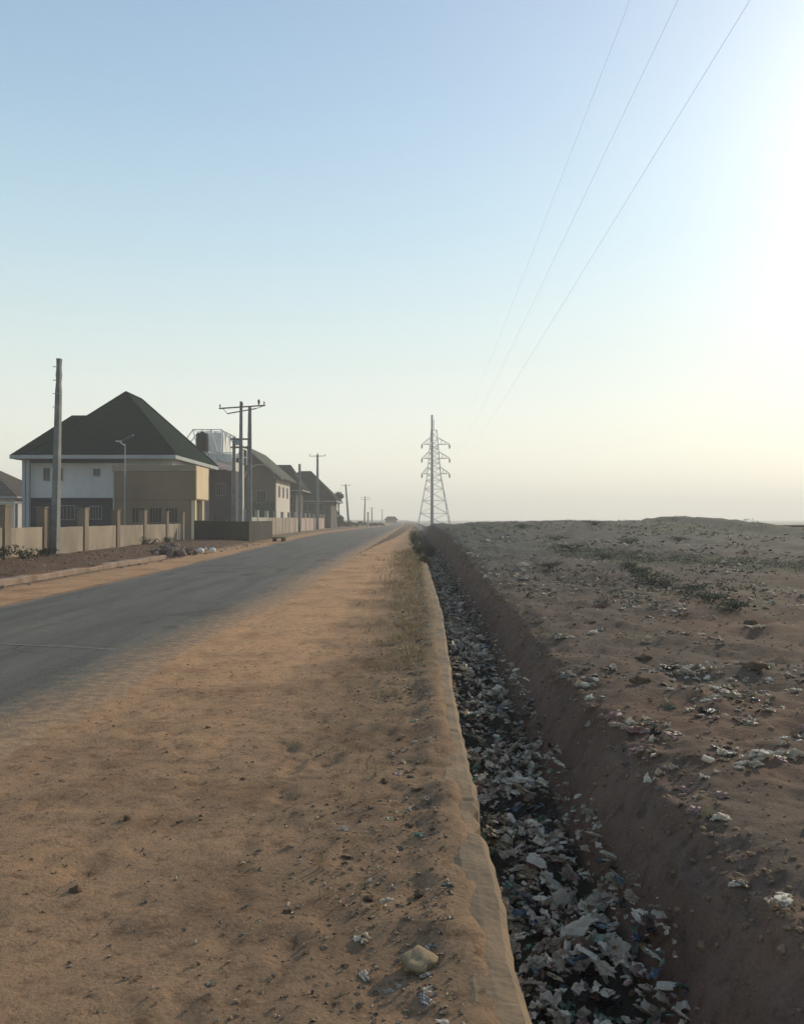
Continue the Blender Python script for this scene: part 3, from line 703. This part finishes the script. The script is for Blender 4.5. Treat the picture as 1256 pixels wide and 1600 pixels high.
# lattice pylon
YT = 300; cx = fx(678, YT); ztop = fz(672, YT)
py_n = thing('pylon', 'tall hazy steel lattice pylon with three tiers of arms at the end of the ditch', 'pylon', (cx, YT, -.5))
def halfw(z): return table([(-1, 5.6), (fz(742, YT), 2.3), (ztop, 1.0)], z)
leg = MB(); br = MB()
zs = [-1, 3.6, 8, 12, 15.0] + [fz(742, YT), 19.2, 21, fz(717, YT), 24.4, 26, fz(697, YT), 29, ztop]
for sx in (-1, 1):
    for sy in (-1, 1):
        l_ = MB()
        for za, zb_ in zip(zs, zs[1:]):
            l_.bar((cx + sx * halfw(za), YT + sy * halfw(za), za), (cx + sx * halfw(zb_), YT + sy * halfw(zb_), zb_), .13)
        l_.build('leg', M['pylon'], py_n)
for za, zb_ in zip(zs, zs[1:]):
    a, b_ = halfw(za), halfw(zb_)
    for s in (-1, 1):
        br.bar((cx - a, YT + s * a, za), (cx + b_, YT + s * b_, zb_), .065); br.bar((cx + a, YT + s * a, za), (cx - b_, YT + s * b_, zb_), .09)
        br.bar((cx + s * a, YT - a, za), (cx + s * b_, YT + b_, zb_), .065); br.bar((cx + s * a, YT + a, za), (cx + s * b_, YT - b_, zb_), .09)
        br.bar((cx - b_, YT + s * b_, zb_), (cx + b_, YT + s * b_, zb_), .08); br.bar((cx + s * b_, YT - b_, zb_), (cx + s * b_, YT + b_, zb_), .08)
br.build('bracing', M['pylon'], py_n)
tips = []
for py in (740, 716, 694):
    z = fz(py, YT); hw = halfw(z)
    for s in (-1, 1):
        tip = Vector((cx + s * (5.4 if s > 0 else 4.2), YT, z)); am = MB()
        for sy in (-1, 1):
            am.bar((cx + s * hw, YT + sy * hw, z), tip, .12); am.bar((cx + s * hw, YT + sy * hw, z + 2.2), tip + Vector((0, 0, .1)), .1)
            for t in (.3, .6): am.bar(Vector((cx + s * hw, YT + sy * hw, z)).lerp(tip, t), Vector((cx + s * hw, YT + sy * hw, z + 2.2)).lerp(tip, t), .07)
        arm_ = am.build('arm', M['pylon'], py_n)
        ins(MB(), tip.x, tip.y, tip.z - 1.6, 5).build('insulator', M['porc'], arm_)
        if s > 0: tips.append(tip - Vector((0, 0, 1.6)))
MB().bar((cx, YT, ztop), (cx, YT, fz(655, YT)), .15).build('peak_rod', M['pylon'], py_n)
for q, (nx_, ny_, nz_), nm in zip(tips, ((7.0, 20, 12.0), (7.0, 20, 15.0), (7.0, 20, 18.2)), ('lowest', 'middle', 'uppermost')):
    # parabola through tip, near low point and mirrored tower behind the camera
    mb = MB(); pts = []
    sx_ = (q.x - nx_) / (q.y - ny_)
    for k in range(121):
        y = lerp(-120, q.y, (k / 120)); y = q.y - (q.y + 120) * (1 - k / 120)
        t = (y - 10) / (q.y - 10); pts.append((nx_ + sx_ * (y - ny_), y, nz_ - .1 + (q.z - nz_) * t * t))
    o = mb.tube(pts, .004, 5).build('power_line', M['wire'])
    tag(o, nm + ' of the three overhead cables running from the pylon over the field', 'power line', 'overhead cables')

# ---------------------------------------------------------------- vegetation
def leaves(mb, c, r, n, s, flat=1.0, rg=rnd):
    for _ in range(n):
        while True:
            d = Vector((rg.uniform(-1, 1), rg.uniform(-1, 1), rg.uniform(-1, 1)))
            if .15 < d.length < 1: break
        d = d * (.55 + .45 * rg.random()) / max(d.length, .3) if d.length > .5 else d
        p = c + Vector((d.x * r, d.y * r, d.z * r * flat))
        a = Vector((rg.gauss(0, 1), rg.gauss(0, 1), rg.gauss(0, 1))).normalized(); b_ = a.orthogonal().normalized()
        q = s * rg.uniform(.6, 1.4)
        mb.quad(p + a * q, p + b_ * q * .5, p - a * q, p - b_ * q * .5)
def shrub(x, y, w_, h, label, m='leaf_o', group=None, name='shrub', n=260, leaf=.05, z=None):
    z = H(x, y) if z is None else z
    r = thing(name, label, name.replace('_', ' '), (x, y, z), group)
    mb = MB(); st = MB()
    kk = 6
    for k in range(kk):
        an = rnd.uniform(0, 6.28); d = w_ * .32 * rnd.random() ** .5; cz = z + h * rnd.uniform(.25, .7)
        c = Vector((x + math.cos(an) * d, y + math.sin(an) * d, cz))
        leaves(mb, c, w_ * rnd.uniform(.2, .34), n // kk, leaf, min(1.2, h / w_ * 1.3))
        st.tube([(x, y, z - .05), tuple(Vector((x, y, z)).lerp(c, .5) + Vector((0, 0, .05 * h))), tuple(c)], [.015 + .02 * h, .012 + .012 * h, .006], 5)
    mb.build('foliage', M[m], r); st.build('stem', M['bark'], r); return r
def tree(x, y, h, lobes, label, name='tree', group=None, m='leaf_d', leaf=.22):
    r = thing(name, label, 'tree', (x, y, 0), group)
    tr = MB().tube([(x, y, -.2), (x + .1, y, h * .35), (x - .05, y, h * .8)], [.22, .15, .06], 8)
    cr = MB()
    for dx, dz, rr in lobes:
        c = Vector((x + dx, y + rnd.uniform(-.6, .6), dz)); leaves(cr, c, rr, int(170 * rr * rr) + 60, leaf, .8)
        tr.tube([(x, y, dz * .55), tuple((Vector((x, y, dz * .7)) + c) / 2), tuple(c)], [.09, .06, .03], 5)
    tr.build('trunk', M['bark'], r); cr.build('crown', M[m], r); return r
yt = 168; xt = fx(529, yt)
tree(xt, yt, 6.6, [(0, 6.2, .9), (-.3, 5.4, .8), (.4, 5.9, .6), (-.6, 2.8, .7), (.1, 1.6, 1.0), (.6, .8, .9), (-.7, 1.2, .9), (-.9, 4.0, .5)], 'slender dark tree with a gappy crown at the right end of the dark roofed houses')
for i, (px, Y, ww, hh) in enumerate(((540, 172, 2.0, 1.2), (548, 176, 2.4, 1.4), (557, 180, 2.2, 1.0), (566, 186, 2.4, 1.2), (577, 190, 2.2, .9), (588, 196, 2.3, .8), (597, 200, 2.0, .7))):
    shrub(fx(px, Y), Y, ww, hh, 'low dark bush in the hazy row at the far bend of the road', 'leaf_d', 'bushes at the far bend', 'bush', 300, .12, 0)
# scrub beside the sandy verge, near the head of the ditch
for i, (px, Y, ww, hh) in enumerate(((649, 47, 1.0, .95), (660, 43, .9, .85), (668, 48, .9, 1.0), (655, 36, .7, .5), (645, 55, 1.2, 1.1), (664, 31, .6, .4), (662, 54, 1.2, 1.15))):
    shrub(fx(px, Y), Y, ww, hh, 'olive scrub bush at the grassy edge where the ditch meets the sand', 'leaf_o', 'scrub at the head of the ditch', 'scrub_bush', 420, .045)
# dark scrub by the foot of the pillared wall
for x, y, ww, hh in ((-12.9, 25.5, 1.2, .5), (-13.2, 28, 1.4, .6), (-13.4, 30.5, 1.2, .5), (-13.5, 33, 1.0, .4), (-12.4, 23, 1.0, .4), (-14.3, 49, 1.2, .5), (-14.5, 53.5, 1.0, .4)):
    shrub(x, y, ww, hh, 'low dark weedy bush at the foot of the pillared wall', 'leaf_d', 'bushes at the foot of the wall', 'bush', 320, .04)
# dark shrubs dotted over the field
for px, py, ww, hh in ((985, 851, .9, .4), (870, 845, 1.4, .35), (895, 858, 1.2, .3), (940, 873, .8, .25), (815, 826, 1.0, .4), (975, 889, .7, .28), (1015, 905, .9, .3), (1040, 918, .9, .3), (1075, 928, 1.0, .3), (1110, 940, .8, .25), (1150, 952, .8, .25), (860, 890, .7, .25), (930, 820, 1.4, .35), (1000, 898, .8, .3), (1060, 845, .9, .2)):
    # find the ground point behind that spot
    Y = 3.0
    while Y < 60 and fz(py, Y) > H(fx(px, Y), Y): Y += .2
    hh *= .6; shrub(fx(px, Y), Y, ww, hh, 'dark low shrub growing on the littered field', 'weed', 'shrubs on the field', 'field_shrub', 520, .02)
# weeds band over the field (uncountable ground cover)
mb = MB(); rg = random.Random(3)
for _ in range(900):
    x = rg.uniform(4.3, 11.5); yb = 24 - (x - 6) * .9; y = yb + rg.gauss(0, 1.1)
    z = H(x, y); leaves(mb, Vector((x, y, z + .04)), rg.uniform(.10, .30), 12, .018, .35, rg)
for _ in range(900):
    y = rg.uniform(14, 48); x = rg.uniform(2.2, .42 * y); 
    if fbm(x, y, .12, 79) < .05: continue
    z = H(x, y); leaves(mb, Vector((x, y, z + .04)), rg.uniform(.08, .22), 8, .035, .5, rg)
kind(mb.build('field_weeds', M['weed']), 'stuff', 'low dark green weeds spreading across the brown field', 'weeds')
# dry grass along the kerb and in the verge
mb = MB()
def blade(mb, x, y, h, rg):
    z = H(x, y) - .005; a = rg.uniform(0, 6.28); l = h * rg.uniform(.2, .8); wv = .0035 + .0012 * y * .15
    dx, dy = math.cos(a) * l, math.sin(a) * l; px, py = -math.sin(a) * wv, math.cos(a) * wv
    mb.quad((x - px, y - py, z), (x + px, y + py, z), (x + dx * .4 + px * .7, y + dy * .4 + py * .7, z + h * .65), (x + dx * .4 - px * .7, y + dy * .4 - py * .7, z + h * .65))
    mb.quad((x + dx * .4 - px * .7, y + dy * .4 - py * .7, z + h * .65), (x + dx * .4 + px * .7, y + dy * .4 + py * .7, z + h * .65), (x + dx, y + dy, z + h))
for _ in range(1500):
    y = 2.4 + 40 * rg.random() ** 1.4; u = .1 - abs(rg.gauss(0, .22 + .01 * y)); x = warp(u, y)
    if rg.random() < (.96 if y < 9 else .55): continue
    hh = (.03 + .03 * rg.random()) * (1 + y * .05)
    for _ in range(7): blade(mb, x + rg.gauss(0, .03 + .002 * y), y + rg.gauss(0, .03 + .004 * y), hh * rg.uniform(.6, 1.3), rg)
kind(mb.build('dry_grass', M['dry']), 'stuff', 'sparse dry yellow grass tufts along the ditch edge', 'grass')

# ---------------------------------------------------------------- stones and clods
def lump(seed, sub=2, flat=.7, rough=.35):
    bm = bmesh.new(); bmesh.ops.create_icosphere(bm, subdivisions=sub, radius=1)
    for v in bm.verts:
        p = v.co.copy(); k = 1 + rough * noise.noise(p * 1.1 + Vector((seed * 3.1, 0, 0))) + rough * .5 * noise.noise(p * 3 + Vector((seed, 5, 0)))
        v.co = Vector((p.x * k, p.y * k * .85, p.z * k * flat))
    vv = [tuple(v.co) for v in bm.verts]; ff = [tuple(v.index for v in f.verts) for f in bm.faces]; bm.free(); return vv, ff
def put(mb, pr, loc, s, rot, sz=1):
    m_ = Matrix.Translation(loc) @ Matrix.Rotation(rot[2], 4, 'Z') @ Matrix.Rotation(rot[0], 4, 'X') @ Matrix.Rotation(rot[1], 4, 'Y')
    mb.poly([m_ @ Vector((v[0] * s, v[1] * s, v[2] * s * sz)) for v in pr[0]], pr[1])
clods = [lump(k, 1, .6, .5) for k in range(6)]
mb = MB(); rg = random.Random(11)
for _ in range(3600):
    y = 1.8 + 14 * rg.random() ** 1.9; r = table(RR, y)
    if rg.random() < .45: u = rg.uniform(r + .2, .2)
    else: u = .2 - abs(rg.gauss(0, .45))
    if u < r + .1: continue
    x = warp(u, y); s = .003 + .007 * rg.random() ** 3
    if u > -.8: s *= 1.25
    put(mb, rg.choice(clods), (x, y, H(x, y) + s * .1), s, (rg.uniform(-.4, .4), rg.uniform(-.4, .4), rg.uniform(0, 6.3)))
for _ in range(2200):
    y = 2.4 + 22 * rg.random() ** 1.7; u = 1.5 + abs(rg.gauss(0, 1.0 + y * .2)); x = warp(u, y); s = .006 + .014 * rg.random() ** 3 + .0006 * y
    put(mb, rg.choice(clods), (x, y, H(x, y) + s * .1), s, (rg.uniform(-.4, .4), rg.uniform(-.4, .4), rg.uniform(0, 6.3)))
for _ in range(1500):   # rubble on the soil before the pillared wall
    y = rg.uniform(14, 60); x = rg.uniform(-13.6, -9.0) if y < 37 else rg.uniform(-14, -8.8); s = .02 + .07 * rg.random() ** 3
    put(mb, rg.choice(clods), (x, y, H(x, y) + s * .1), s, (rg.uniform(-.6, .6), rg.uniform(-.6, .6), rg.uniform(0, 6.3)))
for _ in range(2600):   # crumbled earth on the cut bank and its rim
    y = 2.6 + 30 * rg.random() ** 1.6; u = rg.gauss(1.6, .09) if rg.random() < .55 else rg.uniform(1.08, 1.6); x = warp(u, y); s = (.005 + .020 * rg.random() ** 3) * (1 + y * .03)
    put(mb, rg.choice(clods), (x, y, H(x, y) + s * .1), s, (rg.uniform(-.6, .6), rg.uniform(-.6, .6), rg.uniform(0, 6.3)))
kind(mb.build('loose_gravel', M['stone']), 'stuff', 'loose clods and gravel strewn over the dirt verge and the field edge', 'gravel')

def place_mesh(name, pr, m, loc, s, rot, label, cat, group=None, sz=1, smooth=True):
    mb = MB(); mb.poly(*pr) if False else mb.poly(pr[0], pr[1])
    me = bpy.data.meshes.new(name); me.from_pydata(pr[0], [], pr[1]); me.materials.append(m)
    if smooth: me.polygons.foreach_set('use_smooth', [True] * len(me.polygons))
    o = bpy.data.objects.new(name, me); COL.objects.link(o); o.location = loc; o.scale = (s, s, s * sz); o.rotation_euler = rot
    return tag(o, label, cat, group)
place_mesh('rock', lump(8, 3, .6, .6), M['rock'], (.055, 3.05, .035), .062, (0, .1, .4), 'pale yellow rounded rock on the dirt verge at the bottom of the photo', 'rock')
for k, (px, Y, s) in enumerate(((313, 40.5, .17), (332, 41.5, .16), (321, 43, .09))):
    x = fx(px, Y) ; place_mesh('white_stone', lump(20 + k, 2, .9, .4), M['stone_w'], (x, Y, .10), s, (0, 0, k), ('rounded', 'taller', 'smallest')[k] + ' white stone on the far kerb of the road', 'stone', 'white stones across the road')
rp = MB()
for k in range(40):
    a = rnd.uniform(0, 6.28); d = rnd.random() ** .6; x = fx(270, 38.5) + .9 * d * math.cos(a); y = 38.5 + 2.2 * d * math.sin(a); s = rnd.uniform(.12, .34)
    put(rp, rnd.choice(clods), (x, y, .05 + .32 * (1 - d)), s, (rnd.random(), rnd.random(), rnd.random() * 6))
tag(rp.build('rubble_heap', M['rubble']), 'heap of dark soil and rubble across the road below the last wall pillars', 'rubble heap')
cs = thing('culvert_slab', 'short brown culvert slab over the roadside drain across the road', 'slab', (fx(435, 62), 62, 0))
MB().box(fx(426, 62), fx(447, 62), 61.4, 62.6, .22, .34, .02).build('slab', M['brown'], cs)
MB().box(fx(427.5, 62), fx(431, 62), 61.5, 62.5, -.1, .218, .01).build('footing', M['darkwall'], cs)
MB().box(fx(441, 62), fx(445, 62), 61.5, 62.5, -.1, .218, .01).build('footing', M['darkwall'], cs)
stonepos = [(px, Y) for px, Y in ((325, 6.6), (540, 4.0), (380, 5.3), (600, 5.2), (575, 3.6), (640, 4.4), (655, 3.6), (450, 3.5), (200, 4.6), (120, 3.7), (625, 6.2), (560, 8.0), (1005, 9.4), (905, 14.2), (925, 12.5), (1180, 8.6), (1170, 12.4), (1020, 17.6), (1000, 8.2))]
for k, (px, Y) in enumerate(stonepos):
    x = fx(px, Y); s = (.016 + .010 * rnd.random()) * (1 if Y < 8.1 and px < 700 else 3.4)
    nm = 'clod' if px < 700 else 'boulder'
    place_mesh(nm, lump(40 + k, 3, .6, .9), M['stone'], (x, Y, H(x, Y) + s * .25), s, (0, 0, k), 'dark earth clod lying on the dirt verge' if px < 700 else 'dark lump of earth lying on the littered field', 'clod' if px < 700 else 'boulder', 'earth clods on the verge' if px < 700 else 'earth lumps on the field')

# ---------------------------------------------------------------- litter
def scrap(seed, n=7, asp=1.5, amp=.45, th=.02):
    """crumpled sheet with a little thickness"""
    vv = []
    for side in (1, -1):
        for i in range(n + 1):
            for j in range(n + 1):
                x = (i / n - .5) * 2; y = (j / n - .5) * 2 / asp
                q = Vector((x * 1.4 + seed * 7, y * 1.4, seed))
                z = amp * noise.noise(q) * 1.5 + amp * .8 * noise.noise(q * 2.7) + amp * .35 * noise.noise(q * 6)
                x2 = x * (1 + .35 * noise.noise(q + Vector((9, 0, 0)))) ; y2 = y * (1 + .9 * noise.noise(q * 1.5 + Vector((0, 9, 0))))
                vv.append((x2, y2, z + side * th))
    m_ = (n + 1) ** 2; ff = []
    for i in range(n):
        for j in range(n):
            a = i * (n + 1) + j; ff.append((a, a + n + 1, a + n + 2, a + 1)); ff.append((m_ + a, m_ + a + 1, m_ + a + n + 2, m_ + a + n + 1))
    bd = [(i, 0) for i in range(n)] + [(n, j) for j in range(n)] + [(i, n) for i in range(n, 0, -1)] + [(0, j) for j in range(n, 0, -1)]
    ix = [i * (n + 1) + j for i, j in bd]
    for a, b_ in zip(ix, ix[1:] + ix[:1]): ff.append((a, a + m_, b_ + m_, b_))
    return vv, ff
def bag(seed):
    bm = bmesh.new(); bmesh.ops.create_icosphere(bm, subdivisions=3, radius=1)
    for v in bm.verts:
        p = v.co.copy(); o_ = Vector((seed * 5.3, seed, 0))
        k = 1 + 1.0 * noise.noise(p * 1.4 + o_) + .8 * noise.noise(p * 3.4 + o_) + .35 * noise.noise(p * 8 + o_)
        k = max(.12, k); v.co = Vector((p.x * k * 1.35, p.y * k * .62, p.z * k * .42 + .12 * noise.noise(p * 5)))
    vv = [tuple(v.co) for v in bm.verts]; ff = [tuple(v.index for v in f.verts) for f in bm.faces]; bm.free(); return vv, ff
def bottle():
    mb = MB(); pr = [(-1, .24), (-.95, .3), (-.3, .3), (-.25, .26), (-.2, .3), (.35, .3), (.65, .16), (.8, .1), (.98, .1)]
    mb.tube([(p[0], 0, 0) for p in pr], [p[1] for p in pr], 10); return mb.v, mb.f
def canp():
    mb = MB(); pr = [(-.6, .28), (-.55, .34), (.5, .34), (.58, .27), (.6, .27)]
    mb.tube([(p[0], 0, .05 * math.sin(p[0] * 5)) for p in pr], [p[1] for p in pr], 12); return mb.v, mb.f
def sachet():
    vv = []; ff = []; n, m_ = 8, 6
    for side in (1, -1):
        for i in range(n + 1):
            for j in range(m_ + 1):
                a, b_ = i / n * 2 - 1, j / m_ * 2 - 1
                h_ = max(0, (1 - abs(a) ** 4) * (1 - b_ * b_)) * .22 + .05 * noise.noise(Vector((a * 2, b_ * 2, 3)))
                vv.append((a * (1 + .25 * nz(b_, 0, 1.3, 5)), b_ * .62 * (1 + .35 * nz(a, 0, 1.6, 8)) + .12 * nz(a, b_, 1.2), side * (.012 + max(0, h_)) + .28 * nz(a, b_, 1.1, 4) + .12 * nz(a, b_, 3, 6)))
    k_ = (n + 1) * (m_ + 1)
    for i in range(n):
        for j in range(m_):
            a = i * (m_ + 1) + j; ff.append((a, a + m_ + 1, a + m_ + 2, a + 1)); ff.append((k_ + a, k_ + a + 1, k_ + a + m_ + 2, k_ + a + m_ + 1))
    bd = [(i, 0) for i in range(n)] + [(n, j) for j in range(m_)] + [(i, m_) for i in range(n, 0, -1)] + [(0, j) for j in range(m_, 0, -1)]
    ix = [i * (m_ + 1) + j for i, j in bd]
    for a, b_ in zip(ix, ix[1:] + ix[:1]): ff.append((a, a + k_, b_ + k_, b_))
    return vv, ff
SH = [('plastic_bag', bag(1)), ('plastic_bag', bag(2)), ('plastic_bag', bag(3)), ('paper_scrap', scrap(1)), ('paper_scrap', scrap(2, 7, 2.6)), ('plastic_wrapper', scrap(3, 7, 1.5, .7)), ('plastic_wrapper', scrap(5, 7, 2.4, .8)), ('plastic_bottle', bottle()), ('drink_can', canp()), ('water_sachet', sachet())]
CW = dict(white='white', off_white='dirty white', grey='grey', pink='faded pink', green='green', black='black', brown='brown', blue='blue', tan='tan')
cache = {}
def litter(si, ci, loc, s, rot, where, group, sz=1):
    nm, pr = SH[si]; cn = PAL[ci][0]
    if (si, ci) not in cache:
        me = bpy.data.meshes.new(nm); me.from_pydata(pr[0], [], pr[1]); me.materials.append(LIT[cn]); cache[(si, ci)] = me
    o = bpy.data.objects.new(nm, cache[(si, ci)]); COL.objects.link(o); o.location = loc; o.rotation_euler = rot; o.scale = (s, s, s * sz)
    adj = {'plastic_bag': 'crumpled', 'paper_scrap': 'torn', 'plastic_wrapper': 'creased', 'plastic_bottle': 'discarded', 'drink_can': 'dented', 'water_sachet': 'emptied'}[nm]
    tag(o, '%s %s %s %s' % (adj, CW[cn], nm.replace('_', ' '), where), 'litter', '%s %ss %s' % (CW[cn], nm.replace('_', ' '), where.split(' among')[0]))
    return o
WSI = [9, 9, 9, 13, 14, 13, 15, 6, 3, 13]
rg = random.Random(23)
# pieces in the ditch: those nearest the camera are objects, the rest one mass
pcs = []
for _ in range(7600):
    y = 2.9 + 45 * rg.random() ** 1.75; u = .44 + .80 * rg.random() ** .9; si = rg.choices(range(10), WSI)[0]
    ci = rg.choices(range(9), [38, 20, 6, 6, 8, 20, 8, 2, 12])[0]
    dk = nz(warp(u, y), y, 1.5, 33) > .12
    if dk and rg.random() < .4: ci = rg.choice((5, 5, 5, 4, 6, 7))
    s = (.015 + .038 * rg.random() ** 2.6 + .035 * rg.random() ** 18) * (1 + y * .012)
    if u > 1.12: s *= .6
    x = warp(u, y); z = H(x, y) + .02 + .11 * rg.random() + .05 * nz(x, y, 2, 5) + .12 * sm(4, 12, y) + (.02 if ci != 5 else -.01) - (.05 if dk else 0)
    pcs.append((s / y, si, ci, (x, y, z), s, (rg.uniform(-.6, .6), rg.uniform(-.6, .6), rg.uniform(0, 6.3))))
pcs.sort(key=lambda q: -q[0])
big = [p for p in pcs if p[3][2] > -.72][:250]; ids = set(id(p) for p in big)
for p in big: litter(p[1], p[2], p[3], p[4], p[5], 'lying among the rubbish in the ditch', 'x', .75)
rest = {}
for p in pcs:
    if id(p) not in ids: rest.setdefault(p[2], []).append(p)
mb = MB(); mi = []
for ci, L_ in rest.items():
    for p in L_:
        n0 = len(mb.f); put(mb, SH[p[1]][1], p[3], p[4], p[5], .75); mi += [ci] * (len(mb.f) - n0)
o = mb.build('ditch_rubbish', LIT['white'])
for n_, _ in PAL[1:]: o.data.materials.append(LIT[n_])
o.data.polygons.foreach_set('material_index', mi)
kind(o, 'stuff', 'dense mass of mixed rubbish filling the bottom of the ditch', 'rubbish')
# field litter: mostly pale pieces in drifts
def field_pt(px, py):
    Y = 2.5
    while Y < 60 and fz(py, Y) > H(fx(px, Y), Y): Y += .05 + Y * .004
    return fx(px, Y), Y
spots = [(895, 925), (935, 950), (880, 905), (880, 1000), (935, 985), (970, 993), (870, 1062), (905, 1080), (922, 1093), (1010, 1005), (1110, 1000), (1125, 1002), (1165, 982), (1190, 985), (1095, 968), (1050, 990), (1060, 1045), (1075, 1055), (1110, 1048), (1120, 1053), (1045, 1055), (1065, 1072), (1048, 1078), (1115, 1078), (1140, 1072), (1165, 1082), (1040, 1105), (1095, 1120), (1105, 1125), (1150, 1125), (1165, 1130), (1180, 1128), (980, 1130), (975, 1143), (995, 1145), (1005, 1137), (1020, 1132), (1025, 1160), (1045, 1155), (1055, 1150), (1240, 1150), (1252, 1155), (1130, 1180), (1150, 1178), (1185, 1180), (1190, 1183), (1230, 1170), (1225, 1185), (1000, 1182), (1105, 1190), (1170, 1200), (1185, 1197), (1030, 1210), (1085, 1245), (1105, 1280), (1015, 1235), (1160, 1395), (1225, 1410), (1100, 1215), (940, 1172), (1140, 1090), (820, 885), (800, 900), (835, 870), (780, 905), (790, 870), (1000, 870), (1035, 855), (1010, 900), (1115, 900), (1080, 918), (960, 905), (905, 885), (760, 880), (745, 860), (850, 930)]
for (px, py) in spots:
    for k in range(rg.choice((3, 3, 4, 5)) if py > 950 else 2):
        qx, qy = px + rg.gauss(0, 20 if k else 0), py + rg.gauss(0, 4.5 if k else 0)
        x, y = field_pt(qx, qy)
        if unwarp(x, y) < 1.5: continue
        si = rg.choices(range(10), WSI)[0]; ci = rg.choices(range(9), [30, 22, 4, 12, 2, 4, 3, 1, 22])[0]
        s = (.020 + .032 * rg.random() ** 1.6) * (1 + y * .035) * (1 if k == 0 else .7)
        litter(si, ci, (x, y, H(x, y) + s * .25), s, (rg.uniform(-.3, .3), rg.uniform(-.3, .3), rg.uniform(-.7, .7)), 'lying on the field right of the ditch', 'x')
FL = scrap(9, 2, 1.8, .5, .04)
mb = MB(); mi = []
for _ in range(6500):
    y = 3.2 + 30 * rg.random() ** 1.5; u = 1.6 + abs(rg.gauss(0, .8 + y * .22)); x = warp(u, y)
    if fbm(x, y, .45, 91) < -.05 + .25 * rg.random(): continue
    ci = rg.choices(range(9), [20, 24, 5, 12, 2, 7, 8, 1, 20])[0]; s = .009 + .022 * rg.random() ** 2 + .0012 * y; n0 = len(mb.f)
    put(mb, SH[rg.randrange(7)][1], (x, y, H(x, y) + s * .2), s, (rg.uniform(-.3, .3), rg.uniform(-.3, .3), rg.uniform(0, 6.3)), .8); mi += [ci] * (len(mb.f) - n0)
for _ in range(2600):   # dead leaf flakes trodden into the dirt
    y = 2.0 + 9 * rg.random() ** 1.5; r_ = table(RR, y); u = rg.uniform(r_ + .3, .22) if rg.random() < .45 else .2 - abs(rg.gauss(0, .5)); x = warp(u, y)
    if u < r_ + .3 or nz(x, y, 1.2, 17) < -.25: continue
    ci = rg.choices((6, 8, 5), [16, 9, 1.5])[0]; s = .005 + .009 * rg.random() ** 2; n0 = len(mb.f)
    put(mb, FL, (x, y, H(x, y) + s * .25), s, (rg.uniform(-.4, .4), rg.uniform(-.4, .4), rg.uniform(0, 6.3)), .8); mi += [ci] * (len(mb.f) - n0)
for _ in range(260):    # small bits on the verge next to the kerb
    y = 2.2 + 20 * rg.random() ** 1.7; u = .18 - abs(rg.gauss(0, .22)); x = warp(u, y); ci = rg.choices(range(9), [4, 12, 8, 4, 2, 14, 22, 1, 22])[0]; s = .008 + .014 * rg.random() ** 2 + .0006 * y; n0 = len(mb.f)
    put(mb, SH[rg.randrange(7)][1], (x, y, H(x, y) + s * .2), s, (rg.uniform(-.3, .3), rg.uniform(-.3, .3), rg.uniform(0, 6.3)), .8); mi += [ci] * (len(mb.f) - n0)
o = mb.build('scattered_scraps', LIT['white'])
for n_, _ in PAL[1:]: o.data.materials.append(LIT[n_])
o.data.polygons.foreach_set('material_index', mi)
kind(o, 'stuff', 'tiny scraps of rubbish scattered over the field and the verge', 'rubbish')

# ---------------------------------------------------------------- haze
hz = MB().box(-1650, 1650, -90, 2750, -4.5, 60).build('haze', bpy.data.materials.new('haze air')); hz['kind'] = 'stuff'
tag(hz, 'pale dusty haze hanging over the road and the far houses', 'haze')
m = hz.data.materials[0]; m.use_nodes = True; t = m.node_tree; t.nodes.clear()
pv = t.nodes.new('ShaderNodeVolumePrincipled'); pv.inputs['Color'].default_value = (.93, .93, .90, 1); pv.inputs['Density'].default_value = HAZE; pv.inputs['Anisotropy'].default_value = .2
mo = t.nodes.new('ShaderNodeOutputMaterial'); t.links.new(pv.outputs[0], mo.inputs['Volume'])
